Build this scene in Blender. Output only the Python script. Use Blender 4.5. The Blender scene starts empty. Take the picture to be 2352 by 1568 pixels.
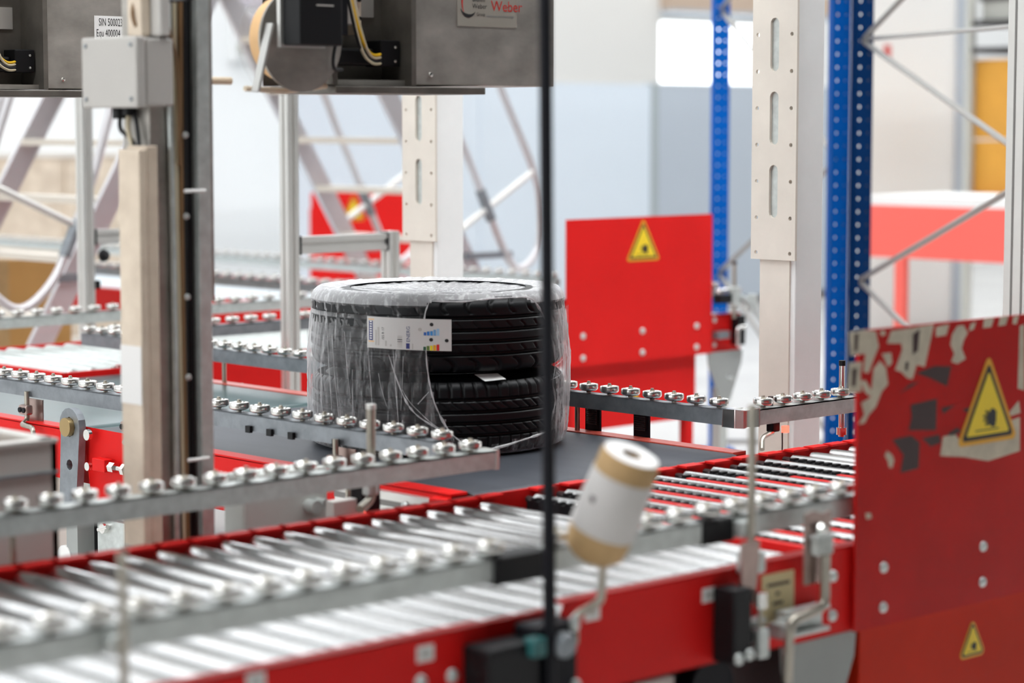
import bpy, math, random
import numpy as np
from mathutils import Vector, Matrix, geometry, noise

random.seed(7)
SC = bpy.context.scene
COL = SC.collection

# ------------------------------------------------------------------ camera
F_PX = 5400.0                      # focal length in pixels of a 2352 px wide frame
YAW, PITCH = math.radians(46.5), math.atan((784 - 275) / F_PX)
EYE = Vector((0, 0, 1.54))
fh = Vector((math.cos(YAW), math.sin(YAW), 0))
rt = Vector((math.sin(YAW), -math.cos(YAW), 0))
fw = fh * math.cos(PITCH) - Vector((0, 0, 1)) * math.sin(PITCH)
cu = fh * math.sin(PITCH) + Vector((0, 0, 1)) * math.cos(PITCH)
cam = bpy.data.cameras.new('camera')
cam.sensor_width = 36.0
cam.lens = F_PX / 2352 * 36
cam.clip_start, cam.clip_end = 0.05, 200
cam.dof.use_dof = True
cam.dof.focus_distance = 5.9
cam.dof.aperture_fstop = 2.15
camo = bpy.data.objects.new('camera', cam)
COL.objects.link(camo)
camo.matrix_world = Matrix(((rt.x, cu.x, -fw.x, EYE.x), (rt.y, cu.y, -fw.y, EYE.y), (rt.z, cu.z, -fw.z, EYE.z), (0, 0, 0, 1)))
SC.camera = camo

# ------------------------------------------------------------------ world and exposure
world = bpy.data.worlds.new('daylight')
SC.world = world
world.use_nodes = True
world.node_tree.nodes['Background'].inputs[0].default_value = (0.86, 0.93, 1.0, 1)
world.node_tree.nodes['Background'].inputs[1].default_value = 3.0
vs = SC.view_settings
vs.view_transform = 'Standard'
vs.look = 'None'
vs.gamma = 1
vs.use_curve_mapping = False
vs.exposure = 0.03
SKY_E = (2.6, 3.6, 4.2, 5.5, 12.5)   # glow of the five roof light strips, far to near, last one added
WIN_E = 3.2           # daylight through the wall windows, and glow of the added left band

# ------------------------------------------------------------------ materials
def mat(name, col, rough=0.5, metal=0.0, var=0.0, scale=6.0, bump=0.0, bscale=60.0, stretch=None, coat=0.0, emit=None, es=0.0, rvar=0.0, spec=0.5, col2=None, rand=0.0):
    m = bpy.data.materials.new(name)
    m.use_nodes = True
    nt = m.node_tree
    b = nt.nodes['Principled BSDF']
    b.inputs['Base Color'].default_value = (*col, 1)
    b.inputs['Roughness'].default_value = rough
    b.inputs['Metallic'].default_value = metal
    b.inputs['Coat Weight'].default_value = coat
    b.inputs['Coat Roughness'].default_value = 0.15
    b.inputs['Specular IOR Level'].default_value = spec
    if emit:
        b.inputs['Emission Color'].default_value = (*emit, 1)
        b.inputs['Emission Strength'].default_value = es
    if var or bump or rvar or col2:
        tc = nt.nodes.new('ShaderNodeTexCoord')
        mp = nt.nodes.new('ShaderNodeMapping')
        nt.links.new(tc.outputs['Object'], mp.inputs[0])
        if stretch:
            mp.inputs['Scale'].default_value = stretch
        nz = nt.nodes.new('ShaderNodeTexNoise')
        nz.inputs['Scale'].default_value = scale
        nz.inputs['Detail'].default_value = 5
        nz.inputs['Roughness'].default_value = 0.6
        nt.links.new(mp.outputs[0], nz.inputs['Vector'])
        if var or col2:
            cr = nt.nodes.new('ShaderNodeValToRGB')
            lo = [max(0, c * (1 - var)) for c in col]
            hi = [min(1, c * (1 + var)) for c in (col2 or col)]
            cr.color_ramp.elements[0].position = 0.3
            cr.color_ramp.elements[1].position = 0.72
            cr.color_ramp.elements[0].color = (*lo, 1)
            cr.color_ramp.elements[1].color = (*hi, 1)
            nt.links.new(nz.outputs[0], cr.inputs[0])
            nt.links.new(cr.outputs[0], b.inputs['Base Color'])
        if rvar:
            mr = nt.nodes.new('ShaderNodeMapRange')
            mr.inputs['To Min'].default_value = max(0.02, rough - rvar)
            mr.inputs['To Max'].default_value = min(1, rough + rvar)
            nt.links.new(nz.outputs[0], mr.inputs[0])
            nt.links.new(mr.outputs[0], b.inputs['Roughness'])
        if bump:
            n2 = nt.nodes.new('ShaderNodeTexNoise')
            n2.inputs['Scale'].default_value = bscale
            nt.links.new(mp.outputs[0], n2.inputs['Vector'])
            bp = nt.nodes.new('ShaderNodeBump')
            bp.inputs['Strength'].default_value = bump
            bp.inputs['Distance'].default_value = 0.002
            nt.links.new(n2.outputs[0], bp.inputs['Height'])
            nt.links.new(bp.outputs[0], b.inputs['Normal'])
    return m

M = {}
M['red'] = mat('red_paint', (0.66, 0.011, 0.010), 0.45, var=0.06, scale=3, coat=0.0, spec=0.15, bump=0.05, bscale=300)
M['red_worn'] = mat('worn_red_paint', (0.46, 0.006, 0.005), 0.36, var=0.15, scale=4, coat=0.0, spec=0.15, bump=0.06, bscale=250)
M['red_edge'] = mat('worn_red_flange', (0.62, 0.10, 0.07), 0.35, var=0.2, scale=20)
M['red_overlit'] = mat('overlit_red_paint', (0.86, 0.13, 0.10), 0.5)  # red lightened so the colour carries the strong light on the distant conveyor
M['red_orange'] = mat('orange_red_paint', (0.54, 0.022, 0.005), 0.5, var=0.1, scale=3, spec=0.15)
M['galv'] = mat('galvanised_steel', (0.56, 0.59, 0.57), 0.40, 0.55, var=0.14, scale=40, rvar=0.1)
M['galv_dark'] = mat('dull_galvanised_steel', (0.24, 0.26, 0.28), 0.42, 0.6, var=0.18, scale=30, rvar=0.1)
M['chrome'] = mat('zinc_plated_steel', (0.78, 0.77, 0.74), 0.17, 1.0, var=0.06, scale=20)
M['wheel'] = mat('pressed_steel_wheel', (0.70, 0.69, 0.66), 0.24, 1.0, var=0.08, scale=30)
M['roller'] = mat('zinc_roller', (0.62, 0.62, 0.615), 0.22, 1.0, var=0.08, scale=12, stretch=(1, 0.15, 1), rvar=0.07)
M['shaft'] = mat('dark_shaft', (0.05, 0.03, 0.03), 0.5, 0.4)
M['alu'] = mat('anodised_aluminium', (0.70, 0.69, 0.66), 0.36, 0.75, var=0.05, scale=5)
M['alu_slot'] = mat('aluminium_groove', (0.22, 0.21, 0.20), 0.5, 0.6)
M['stainless'] = mat('brushed_stainless', (0.40, 0.375, 0.34), 0.42, 0.7, var=0.22, scale=9, rvar=0.1, stretch=(1, 1, 1.6))
M['stainless_dark'] = mat('stained_stainless', (0.17, 0.155, 0.135), 0.45, 0.7, var=0.3, scale=8)
M['post_cream'] = mat('cream_plate', (0.76, 0.70, 0.62), 0.5, 0.1, var=0.06, scale=7)
M['post_white'] = mat('white_post_paint', (0.86, 0.87, 0.86), 0.45, 0.0, var=0.03, scale=8)
M['duct'] = mat('beige_cable_duct', (0.64, 0.53, 0.41), 0.55, var=0.12, scale=9, col2=(0.70, 0.60, 0.48))
M['greyplastic'] = mat('light_grey_plastic', (0.46, 0.44, 0.41), 0.5, var=0.04, scale=5)
M['cover'] = mat('grey_cover_paint', (0.50, 0.52, 0.49), 0.5, var=0.06, scale=5)
M['bracket_grey'] = mat('grey_bracket_paint', (0.32, 0.335, 0.32), 0.5, var=0.06, scale=5)
M['crate'] = mat('warm_grey_sheet', (0.48, 0.46, 0.43), 0.6, var=0.07, scale=4)
M['crate_in'] = mat('beige_liner', (0.45, 0.36, 0.29), 0.7)
M['black'] = mat('black_plastic', (0.006, 0.006, 0.007), 0.45, spec=0.25)
M['blackmetal'] = mat('black_powder_coat', (0.004, 0.004, 0.007), 0.5, spec=0.2, var=0.2, scale=20)
M['rubber'] = mat('tyre_rubber', (0.0035, 0.004, 0.005), 0.42, bump=0.08, bscale=400, spec=0.28)
M['belt'] = mat('grey_belt', (0.050, 0.055, 0.066), 0.5, spec=0.3, var=0.18, scale=3, stretch=(5, 0.6, 1), bump=0.03, bscale=200)
M['teal'] = mat('teal_belt', (0.036, 0.078, 0.080), 0.28, var=0.12, scale=4, stretch=(4, 0.6, 1))
M['whitebelt'] = mat('pale_belt', (0.55, 0.62, 0.66), 0.35)
M['white'] = mat('white_paper', (0.80, 0.79, 0.77), 0.6)
M['paper'] = mat('white_paper_sleeve', (0.52, 0.50, 0.48), 0.6, var=0.06, scale=14)
M['label_grey'] = mat('grey_name_plate', (0.30, 0.28, 0.24), 0.5)
M['cream_label'] = mat('yellowed_paper', (0.72, 0.60, 0.33), 0.6)
M['remnant'] = mat('torn_sticker_paper', (0.56, 0.49, 0.38), 0.7, var=0.15, scale=30)
M['grime'] = mat('black_grime', (0.035, 0.010, 0.010), 0.45)
M['yellow'] = mat('sign_yellow', (0.86, 0.62, 0.02), 0.4)
M['amber'] = mat('sign_amber', (0.75, 0.36, 0.015), 0.4)
M['ink'] = mat('black_ink', (0.012, 0.012, 0.013), 0.5)
M['inkred'] = mat('red_ink', (0.55, 0.02, 0.015), 0.5)
M['inkblue'] = mat('navy_ink', (0.02, 0.03, 0.16), 0.5)
M['cable_y'] = mat('yellow_cable', (0.75, 0.45, 0.01), 0.4)
M['cable_w'] = mat('cream_cable', (0.60, 0.52, 0.36), 0.45)
M['cable_b'] = mat('brown_cable', (0.20, 0.11, 0.045), 0.5)
M['cable_k'] = mat('black_cable', (0.01, 0.01, 0.012), 0.4)
M['kraft'] = mat('tan_label_roll', (0.80, 0.50, 0.24), 0.6, var=0.05, scale=20)
M['kraftpale'] = mat('pale_liner', (0.78, 0.66, 0.50), 0.5)
M['card'] = mat('tan_cardboard', (0.42, 0.27, 0.12), 0.7, var=0.14, scale=16)
M['carton'] = mat('brown_carton', (0.46, 0.25, 0.075), 0.75, var=0.06, scale=4)
M['carton_or'] = mat('orange_brown_carton', (0.60, 0.29, 0.035), 0.75, var=0.1, scale=3)
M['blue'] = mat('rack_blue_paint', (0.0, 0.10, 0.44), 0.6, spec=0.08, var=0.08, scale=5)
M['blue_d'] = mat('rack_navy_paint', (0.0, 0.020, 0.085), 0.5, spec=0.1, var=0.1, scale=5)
M['strut'] = mat('backlit_galvanised_strut', (0.30, 0.29, 0.27), 0.4, 0.5)  # steel darkened in its colour to make the braces look backlit
M['alu_bright'] = mat('bright_aluminium', (0.62, 0.60, 0.61), 0.35, 0.7, var=0.06, scale=6)
M['wood'] = mat('tread_aluminium', (0.68, 0.62, 0.54), 0.45, 0.4)
M['floor'] = mat('sealed_concrete', (0.68, 0.665, 0.64), 0.22, var=0.06, scale=0.8, rvar=0.06)
M['wallw'] = mat('white_wall_panel', (0.84, 0.85, 0.85), 0.6, var=0.02, scale=0.6)
M['wallc'] = mat('cream_wall', (0.78, 0.76, 0.72), 0.7)
M['wallg'] = mat('dark_grey_wall', (0.12, 0.12, 0.12), 0.7)
M['rodsteel'] = mat('dull_rod_steel', (0.42, 0.39, 0.33), 0.34, 0.9, var=0.1, scale=30)
M['part_l'] = mat('pale_blue_partition', (0.62, 0.69, 0.76), 0.5)
M['part_d'] = mat('grey_partition', (0.42, 0.47, 0.53), 0.5)
M['joint'] = mat('partition_joint', (0.33, 0.37, 0.38), 0.5)
M['lilac'] = mat('lilac_grey_louvre', (0.50, 0.46, 0.50), 0.5)
M['beam'] = mat('tan_beam', (0.55, 0.42, 0.32), 0.6)
M['ceil'] = mat('ceiling_sheet', (0.20, 0.21, 0.22), 0.7)
M['cabinet'] = mat('white_cabinet_paint', (0.80, 0.80, 0.78), 0.5)
M['darkbox'] = mat('dark_bin', (0.02, 0.017, 0.017), 0.5)
M['greybin'] = mat('grey_bin', (0.42, 0.42, 0.38), 0.6)
M['led'] = mat('red_led', (0.8, 0.05, 0.03), 0.4, emit=(1, 0.08, 0.05), es=4.0)
M['led_g'] = mat('green_led', (0.5, 0.6, 0.05), 0.4, emit=(0.6, 0.8, 0.02), es=3.0)
M['steelplate'] = mat('brown_tinted_steel', (0.40, 0.30, 0.27), 0.3, 0.9, var=0.2, scale=14)
M['brass'] = mat('oiled_brass', (0.42, 0.30, 0.14), 0.35, 0.9)
M['reflector'] = mat('reflector_face', (0.035, 0.02, 0.02), 0.2, coat=0.8)
for i_, e_ in enumerate(SKY_E):
    M['skyl%d' % i_] = mat('roof_light_glazing', (0.8, 0.85, 0.9), 0.5, emit=(0.97, 0.985, 1.0), es=e_)
M['wing'] = mat('window_glazing', (0.8, 0.85, 0.9), 0.5, emit=(0.95, 0.98, 1.0), es=WIN_E)
for n, c in dict(b1=(0.03, 0.12, 0.42), b2=(0.02, 0.16, 0.50), b3=(0.05, 0.26, 0.60), b4=(0.16, 0.36, 0.62), b5=(0.32, 0.52, 0.70),
                 g1=(0.02, 0.09, 0.05), g2=(0.12, 0.20, 0.03), g3=(0.80, 0.66, 0.01), g4=(0.78, 0.38, 0.01), g5=(0.62, 0.01, 0.01)).items():
    M[n] = mat('print_' + n, c, 0.5)

def film_mat(name, base, streak, facing):
    m = bpy.data.materials.new(name)
    m.use_nodes = True
    nt = m.node_tree
    for n in list(nt.nodes):
        nt.nodes.remove(n)
    N = nt.nodes.new
    L = nt.links.new
    out = N('ShaderNodeOutputMaterial')
    tr = N('ShaderNodeBsdfTransparent')
    pr = N('ShaderNodeBsdfPrincipled')
    pr.inputs['Base Color'].default_value = (0.80, 0.80, 0.81, 1)
    pr.inputs['Roughness'].default_value = 0.16
    pr.inputs['Specular IOR Level'].default_value = 0.9
    tc = N('ShaderNodeTexCoord')
    mp = N('ShaderNodeMapping')
    mp.inputs['Scale'].default_value = (12, 12, 1.5)
    nz = N('ShaderNodeTexNoise')
    nz.inputs['Scale'].default_value = 5
    nz.inputs['Detail'].default_value = 7
    nz.inputs['Roughness'].default_value = 0.68
    nz.inputs['Distortion'].default_value = 0.7
    L(tc.outputs['Object'], mp.inputs[0])
    L(mp.outputs[0], nz.inputs['Vector'])
    ra = N('ShaderNodeMapRange')
    ra.inputs['From Min'].default_value = 0.50
    ra.inputs['From Max'].default_value = 0.74
    ra.inputs['To Min'].default_value = base
    ra.inputs['To Max'].default_value = base + streak
    L(nz.outputs[0], ra.inputs[0])
    lw = N('ShaderNodeLayerWeight')
    lw.inputs[0].default_value = 0.5
    pw = N('ShaderNodeMath'); pw.operation = 'POWER'; pw.inputs[1].default_value = 2.6
    L(lw.outputs['Facing'], pw.inputs[0])
    mu = N('ShaderNodeMath'); mu.operation = 'MULTIPLY'; mu.inputs[1].default_value = facing
    L(pw.outputs[0], mu.inputs[0])
    ad = N('ShaderNodeMath'); ad.operation = 'ADD'; ad.use_clamp = True
    L(ra.outputs[0], ad.inputs[0]); L(mu.outputs[0], ad.inputs[1])
    bp = N('ShaderNodeBump')
    bp.inputs['Strength'].default_value = 0.55
    bp.inputs['Distance'].default_value = 0.004
    n2 = N('ShaderNodeTexNoise')
    n2.inputs['Scale'].default_value = 16
    n2.inputs['Detail'].default_value = 6
    L(mp.outputs[0], n2.inputs['Vector'])
    L(n2.outputs[0], bp.inputs['Height'])
    L(bp.outputs[0], pr.inputs['Normal'])
    mx = N('ShaderNodeMixShader')
    L(ad.outputs[0], mx.inputs[0]); L(tr.outputs[0], mx.inputs[1]); L(pr.outputs[0], mx.inputs[2])
    L(mx.outputs[0], out.inputs[0])
    return m
M['film'] = film_mat('clear_stretch_film', 0.05, 0.42, 0.85)
M['film_top'] = film_mat('layered_stretch_film', 0.36, 0.5, 0.45)
M['film_rope'] = film_mat('bunched_stretch_film', 0.42, 0.5, 0.4)
M['acrylic'] = film_mat('clear_acrylic', 0.05, 0.0, 0.25)

# ------------------------------------------------------------------ mesh helpers
ORG = {}

def V(*a):
    return Vector(a)

class MB:
    def __init__(self):
        self.v = []
        self.f = []

    def quad(self, a, b, c, d):
        n = len(self.v)
        self.v += [Vector(a), Vector(b), Vector(c), Vector(d)]
        self.f.append((n, n + 1, n + 2, n + 3))
        return self

    def hexa(self, p):
        n = len(self.v)
        self.v += [Vector(q) for q in p]
        for f in ((0, 3, 2, 1), (4, 5, 6, 7), (0, 1, 5, 4), (1, 2, 6, 5), (2, 3, 7, 6), (3, 0, 4, 7)):
            self.f.append(tuple(n + i for i in f))
        return self

    def box(self, x0, x1, y0, y1, z0, z1):
        return self.hexa([(x0, y0, z0), (x1, y0, z0), (x1, y1, z0), (x0, y1, z0), (x0, y0, z1), (x1, y0, z1), (x1, y1, z1), (x0, y1, z1)])

    def bar(self, p, q, w, h, up=(0, 0, 1)):
        p, q = Vector(p), Vector(q)
        d = (q - p).normalized()
        s = d.cross(Vector(up))
        if s.length < 1e-4:
            s = d.cross(Vector((1, 0, 0)))
        s.normalize()
        u = s.cross(d).normalized()
        s, u = s * w / 2, u * h / 2
        return self.hexa([p - s - u, p + s - u, p + s + u, p - s + u, q - s - u, q + s - u, q + s + u, q - s + u])

    def cyl(self, p, q, r, n=16, r2=None, caps=True):
        p, q = Vector(p), Vector(q)
        d = (q - p).normalized()
        a = d.orthogonal().normalized()
        b = d.cross(a)
        r2 = r if r2 is None else r2
        k = len(self.v)
        for i in range(n):
            t = 2 * math.pi * i / n
            o = a * math.cos(t) + b * math.sin(t)
            self.v += [p + o * r, q + o * r2]
        for i in range(n):
            j = (i + 1) % n
            self.f.append((k + 2 * i, k + 2 * j, k + 2 * j + 1, k + 2 * i + 1))
        if caps:
            self.f.append(tuple(k + 2 * i for i in reversed(range(n))))
            self.f.append(tuple(k + 2 * i + 1 for i in range(n)))
        return self

    def tube(self, pts, r, n=8, rs=None):
        pts = [Vector(p) for p in pts]
        k = len(self.v)
        a = None
        for i, p in enumerate(pts):
            d = (pts[min(i + 1, len(pts) - 1)] - pts[max(i - 1, 0)]).normalized()
            if a is None:
                a = d.orthogonal().normalized()
            a = (a - d * a.dot(d)).normalized()
            b = d.cross(a)
            rr = rs[i] if rs else r
            for j in range(n):
                t = 2 * math.pi * j / n
                self.v.append(p + (a * math.cos(t) + b * math.sin(t)) * rr)
        for i in range(len(pts) - 1):
            for j in range(n):
                j2 = (j + 1) % n
                self.f.append((k + i * n + j, k + i * n + j2, k + (i + 1) * n + j2, k + (i + 1) * n + j))
        self.f.append(tuple(k + j for j in reversed(range(n))))
        e = k + (len(pts) - 1) * n
        self.f.append(tuple(e + j for j in range(n)))
        return self

    def lathe(self, prof, c, n=20, ax=(0, 0, 1)):
        ax = Vector(ax).normalized()
        a = ax.orthogonal().normalized()
        b = ax.cross(a)
        c = Vector(c)
        k = len(self.v)
        m = len(prof)
        for i in range(n):
            t = 2 * math.pi * i / n
            o = a * math.cos(t) + b * math.sin(t)
            for r, z in prof:
                self.v.append(c + o * r + ax * z)
        for i in range(n):
            i2 = (i + 1) % n
            for j in range(m - 1):
                self.f.append((k + i * m + j, k + i2 * m + j, k + i2 * m + j + 1, k + i * m + j + 1))
        return self

    def plate(self, outer, holes, o, u, v, t):
        """flat plate with real openings: 2-D outline and holes in (u, v), thickness t along u x v"""
        o, u, v = Vector(o), Vector(u), Vector(v)
        w = u.cross(v).normalized() * t
        loops = [outer] + list(holes)
        flat = [p for l in loops for p in l]
        tris = geometry.tessellate_polygon([[Vector((p[0], p[1], 0)) for p in l] for l in loops])
        k = len(self.v)
        n = len(flat)
        self.v += [o + u * p[0] + v * p[1] for p in flat]
        self.v += [o + u * p[0] + v * p[1] + w for p in flat]
        for a, b, c in tris:
            self.f.append((k + a, k + b, k + c))
            self.f.append((k + n + c, k + n + b, k + n + a))
        s = 0
        for l in loops:
            for i in range(len(l)):
                a, b = s + i, s + (i + 1) % len(l)
                self.f.append((k + a, k + b, k + n + b, k + n + a))
            s += len(l)
        return self

    def build(self, name, m, parent=None, smooth=False, bevel=0.0, org=None, ang=35):
        if parent is not None:
            o = ORG[parent.name]
        elif org is not None:
            o = Vector(org)
        else:
            a = np.array([tuple(p) for p in self.v])
            lo, hi = a.min(0), a.max(0)
            o = Vector(((lo[0] + hi[0]) / 2, (lo[1] + hi[1]) / 2, lo[2]))
        me = bpy.data.meshes.new(name)
        me.from_pydata([tuple(p - o) for p in self.v], [], self.f)
        me.materials.append(M[m] if isinstance(m, str) else m)
        if smooth:
            me.polygons.foreach_set('use_smooth', [True] * len(me.polygons))
            me.set_sharp_from_angle(angle=math.radians(ang))
        me.update()
        ob = bpy.data.objects.new(name, me)
        COL.objects.link(ob)
        ORG[ob.name] = o
        if parent is not None:
            ob.parent = parent
        else:
            ob.location = o
        if bevel:
            bv = ob.modifiers.new('bevel', 'BEVEL')
            bv.width = bevel
            bv.segments = 2
            bv.limit_method = 'ANGLE'
        return ob

def tag(o, label, cat, group=None, kind=None):
    o['label'] = label
    if cat:
        o['category'] = cat
    if group:
        o['group'] = group
    if kind:
        o['kind'] = kind
    return o

def thing(name, label, cat, loc, group=None):
    o = bpy.data.objects.new(name, None)
    o.empty_display_size = 0.1
    COL.objects.link(o)
    o.location = loc
    ORG[o.name] = Vector(loc)
    return tag(o, label, cat, group)

def struct(mb, name, m, **k):
    o = mb.build(name, m, org=(0, 0, 0), **k)
    o['kind'] = 'structure'
    return o

def inst(src, parent, pos, name=None, rot=None):
    """copy of a mesh object sharing its data; pos is the world position of its own origin"""
    o = src.copy()
    o.name = name or src.name.split('.')[0]
    COL.objects.link(o)
    o.parent = parent
    o.location = Vector(pos) - (ORG[parent.name] if parent else Vector())
    if rot:
        o.rotation_euler = rot
    ORG[o.name] = Vector(pos)
    return o

PROTO = []
def proto(mb, name, m, **k):
    """a mesh used only as the source of copies"""
    o = mb.build(name, m, org=(0, 0, 0), **k)
    PROTO.append(o)
    return o

def arc(cx, cy, r, a0, a1, n):
    return [(cx + r * math.cos(math.radians(a0 + (a1 - a0) * i / n)), cy + r * math.sin(math.radians(a0 + (a1 - a0) * i / n))) for i in range(n + 1)]

def bend(pts, r, k=5):
    """round the corners of a polyline"""
    pts = [Vector(p) for p in pts]
    out = [pts[0]]
    for a, b, c in zip(pts, pts[1:], pts[2:]):
        d1, d2 = (a - b), (c - b)
        rr = min(r, d1.length * 0.45, d2.length * 0.45)
        p, q = b + d1.normalized() * rr, b + d2.normalized() * rr
        for i in range(k + 1):
            t = i / k
            out.append(p * (1 - t) ** 2 + b * 2 * t * (1 - t) + q * t ** 2)
    out.append(pts[-1])
    return out

def smoothpath(pts, k=6):
    pts = [Vector(p) for p in pts]
    out = []
    for i in range(len(pts) - 1):
        p0, p1, p2, p3 = pts[max(i - 1, 0)], pts[i], pts[i + 1], pts[min(i + 2, len(pts) - 1)]
        for j in range(k):
            t = j / k
            out.append(0.5 * ((2 * p1) + (p2 - p0) * t + (2 * p0 - 5 * p1 + 4 * p2 - p3) * t * t + (3 * p1 - p0 - 3 * p2 + p3) * t ** 3))
    out.append(pts[-1])
    return out

def text2d(body, size, align='LEFT'):
    cu_ = bpy.data.curves.new('lettering', 'FONT')
    cu_.body = body
    cu_.size = size
    cu_.align_x = align
    cu_.resolution_u = 3
    ob = bpy.data.objects.new('lettering', cu_)
    COL.objects.link(ob)
    dg = bpy.context.evaluated_depsgraph_get()
    me = bpy.data.meshes.new_from_object(ob.evaluated_get(dg))
    vs_ = [tuple(v.co) for v in me.vertices]
    fs_ = [tuple(p.vertices) for p in me.polygons]
    bpy.data.objects.remove(ob)
    bpy.data.curves.remove(cu_)
    bpy.data.meshes.remove(me)
    return vs_, fs_

def lettering(body, size, fn, m, parent, name='lettering', align='LEFT'):
    a, f = text2d(body, size, align)
    mb = MB()
    mb.v = [Vector(fn(p[0], p[1])) for p in a]
    mb.f = f
    return mb.build(name, m, parent)

# ------------------------------------------------------------------ the hall
struct(MB().box(-8, 26, -8, 15.3, -0.1, 0), 'floor', 'floor')
struct(MB().box(-8, 26, 15, 15.3, 0, 6.6), 'wall_back', 'wallw')
struct(MB().box(26, 26.3, -8, 15.3, 0, 6.6), 'wall_right', 'wallw')
struct(MB().box(-8.3, -8, -8, 15.3, 0, 6.6), 'wall_left', 'wallc')
struct(MB().box(-8, 26, -8.3, -8, 0, 6.6), 'wall_front', 'wallg')
struct(MB().box(-8.3, 26.3, -8.3, 15.3, 6.6, 6.75), 'ceiling', 'ceil')
# roof lights: glazed strips across the hall, nearest one added to light the panels
wn = 1
for yy, w in ((13.0, 1.4), (10.2, 1.0), (7.4, 0.8), (4.4, 0.9), (2.7, 1.0)):
    o = struct(MB().box(-3, 24, yy - w / 2, yy + w / 2, 6.50, 6.54), 'window_%d' % wn, 'skyl%d' % (wn - 1))
    o['label'] = 'long unseen roof light strip in the hall ceiling, row %d from the far wall' % wn
    fr = MB()
    for s in (-1, 1):
        fr.box(-3.05, 24.05, yy + s * (w / 2 + 0.03) - 0.03, yy + s * (w / 2 + 0.03) + 0.03, 6.47, 6.6)
    fr.build('window_frame', 'wallw', o)
    wn += 1
# wall window
o = struct(MB().box(15.81, 17.46, 14.96, 14.985, 1.885, 2.44), 'window_%d' % wn, 'wing')
o['label'] = 'bright wall window behind the blue rack post'
fr = MB()
for a in ((15.73, 15.81, 1.8, 2.52), (17.46, 17.54, 1.8, 2.52), (15.81, 17.46, 1.8, 1.885), (15.81, 17.46, 2.44, 2.52)):
    fr.box(a[0], a[1], 14.90, 15.0, a[2], a[3])
fr.build('window_frame', 'wallc', o)
# big glazed bay high in the far wall left of the view, and in the right wall (daylight)
wn += 1
o = struct(MB().box(4.0, 14.0, 14.96, 14.985, 3.2, 5.8), 'window_%d' % wn, 'wing')
o['label'] = 'wide high window band in the far wall'
fr = MB()
for x in (3.95, 6.5, 9.0, 11.5, 14.0):
    fr.box(x, x + 0.06, 14.9, 15, 3.15, 5.85)
fr.build('window_frame', 'wallc', o)
# glowing band added in the unseen left wall to light left faces of posts
wn += 1
o = struct(MB().box(-8.0, -7.975, 1.0, 14.0, 1.6, 5.6), 'window_%d' % wn, 'wing')
o['label'] = 'wide glowing window band added in the unseen left hall wall'
fr = MB()
for y_ in (1.0, 4.2, 7.5, 10.7, 13.95):
    fr.box(-8.0, -7.93, y_ - 0.03, y_ + 0.03, 1.55, 5.65)
fr.build('window_frame', 'wallc', o)
# louvre band and tan beam on the far wall
lv = thing('wall_louvre', 'lilac grey horizontal louvre high on the far white wall', 'louvre', (11.9, 14.9, 2.0))
for z0, z1, m in ((2.42, 2.62, 'lilac'), (2.20, 2.36, 'lilac'), (2.06, 2.14, 'greybin')):
    MB().box(11.2, 12.6, 14.88, 15.0, z0, z1).build('slat', m, lv)
MB().box(11.18, 12.62, 14.92, 15.0, 2.0, 2.66).build('backing', 'wallw', lv)
bm = thing('roof_beam', 'tan beam with blue lower flange above the bright window', 'beam', (17, 14.6, 2.5))
MB().box(15.7, 18.2, 14.5, 14.86, 2.53, 2.72).build('web', 'beam', bm)
MB().box(15.7, 18.2, 14.45, 14.9, 2.50, 2.53).build('flange', 'part_d', bm)
MB().box(15.7, 18.2, 14.86, 15.0, 2.45, 2.75).build('fixing_plate', 'wallc', bm)
cl = thing('wall_column', 'cream wall column left of the bright window', 'column', (14.7, 14.7, 0))
MB().box(13.6, 15.7, 14.6, 15.0, 0, 6.6).build('shaft', 'wallc', cl)
# partition panels
pt = thing('partition_wall', 'low partition of pale blue and grey panels before the far wall', 'partition', (13.5, 12.8, 0))
xs = (10.0, 11.85, 13.70, 15.55, 17.4)
for i in range(4):
    MB().box(xs[i] + 0.03, xs[i + 1] - 0.03, 12.80, 12.86, 0.08, 1.82).build('panel', 'part_l' if i < 2 else 'part_d', pt)
    MB().box(xs[i + 1] - 0.035, xs[i + 1] + 0.035, 12.79, 12.88, 0.0, 1.83).build('joint_post', 'joint' if i else 'part_l', pt)
MB().box(10.0, 17.4, 12.81, 12.85, 0.02, 0.09).build('kick_strip', 'shaft', pt)

# ------------------------------------------------------------------ prototypes for the repeated pieces
WHEEL = proto(MB().lathe([(0.004, 0.004), (0.016, 0.004), (0.0205, 0.006), (0.0236, 0.009), (0.0240, 0.0115), (0.0240, 0.0200), (0.0226, 0.0218), (0.0185, 0.0222), (0.0165, 0.0205), (0.0090, 0.0205), (0.004, 0.0205)], (0, 0, 0), 20), 'skate_wheel', 'wheel', smooth=True, ang=40)
BOLT = proto(MB().cyl((0, 0, 0.0), (0, 0, 0.0245), 0.0062, 8).cyl((0, 0, 0.0245), (0, 0, 0.0285), 0.0042, 8), 'wheel_bolt', 'rodsteel', smooth=True, ang=30)
BOLTX = proto(MB().lathe([(0.0001, 0.007), (0.006, 0.0065), (0.0095, 0.004), (0.0105, 0)], (0, 0, 0), 12, ax=(0, -1, 0)), 'bolt_head', 'galv', smooth=True, ang=60)
BOLTL = proto(MB().lathe([(0.0001, 0.007), (0.006, 0.0065), (0.0095, 0.004), (0.0105, 0)], (0, 0, 0), 12, ax=(-1, 0, 0)), 'bolt_head', 'galv', smooth=True, ang=60)

def bolts(parent, pts, face='y', s=1.0):
    for p in pts:
        o = inst(BOLTX if face == 'y' else BOLTL, parent, p, 'bolt_head')
        o.scale = (s, s, s)

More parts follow.
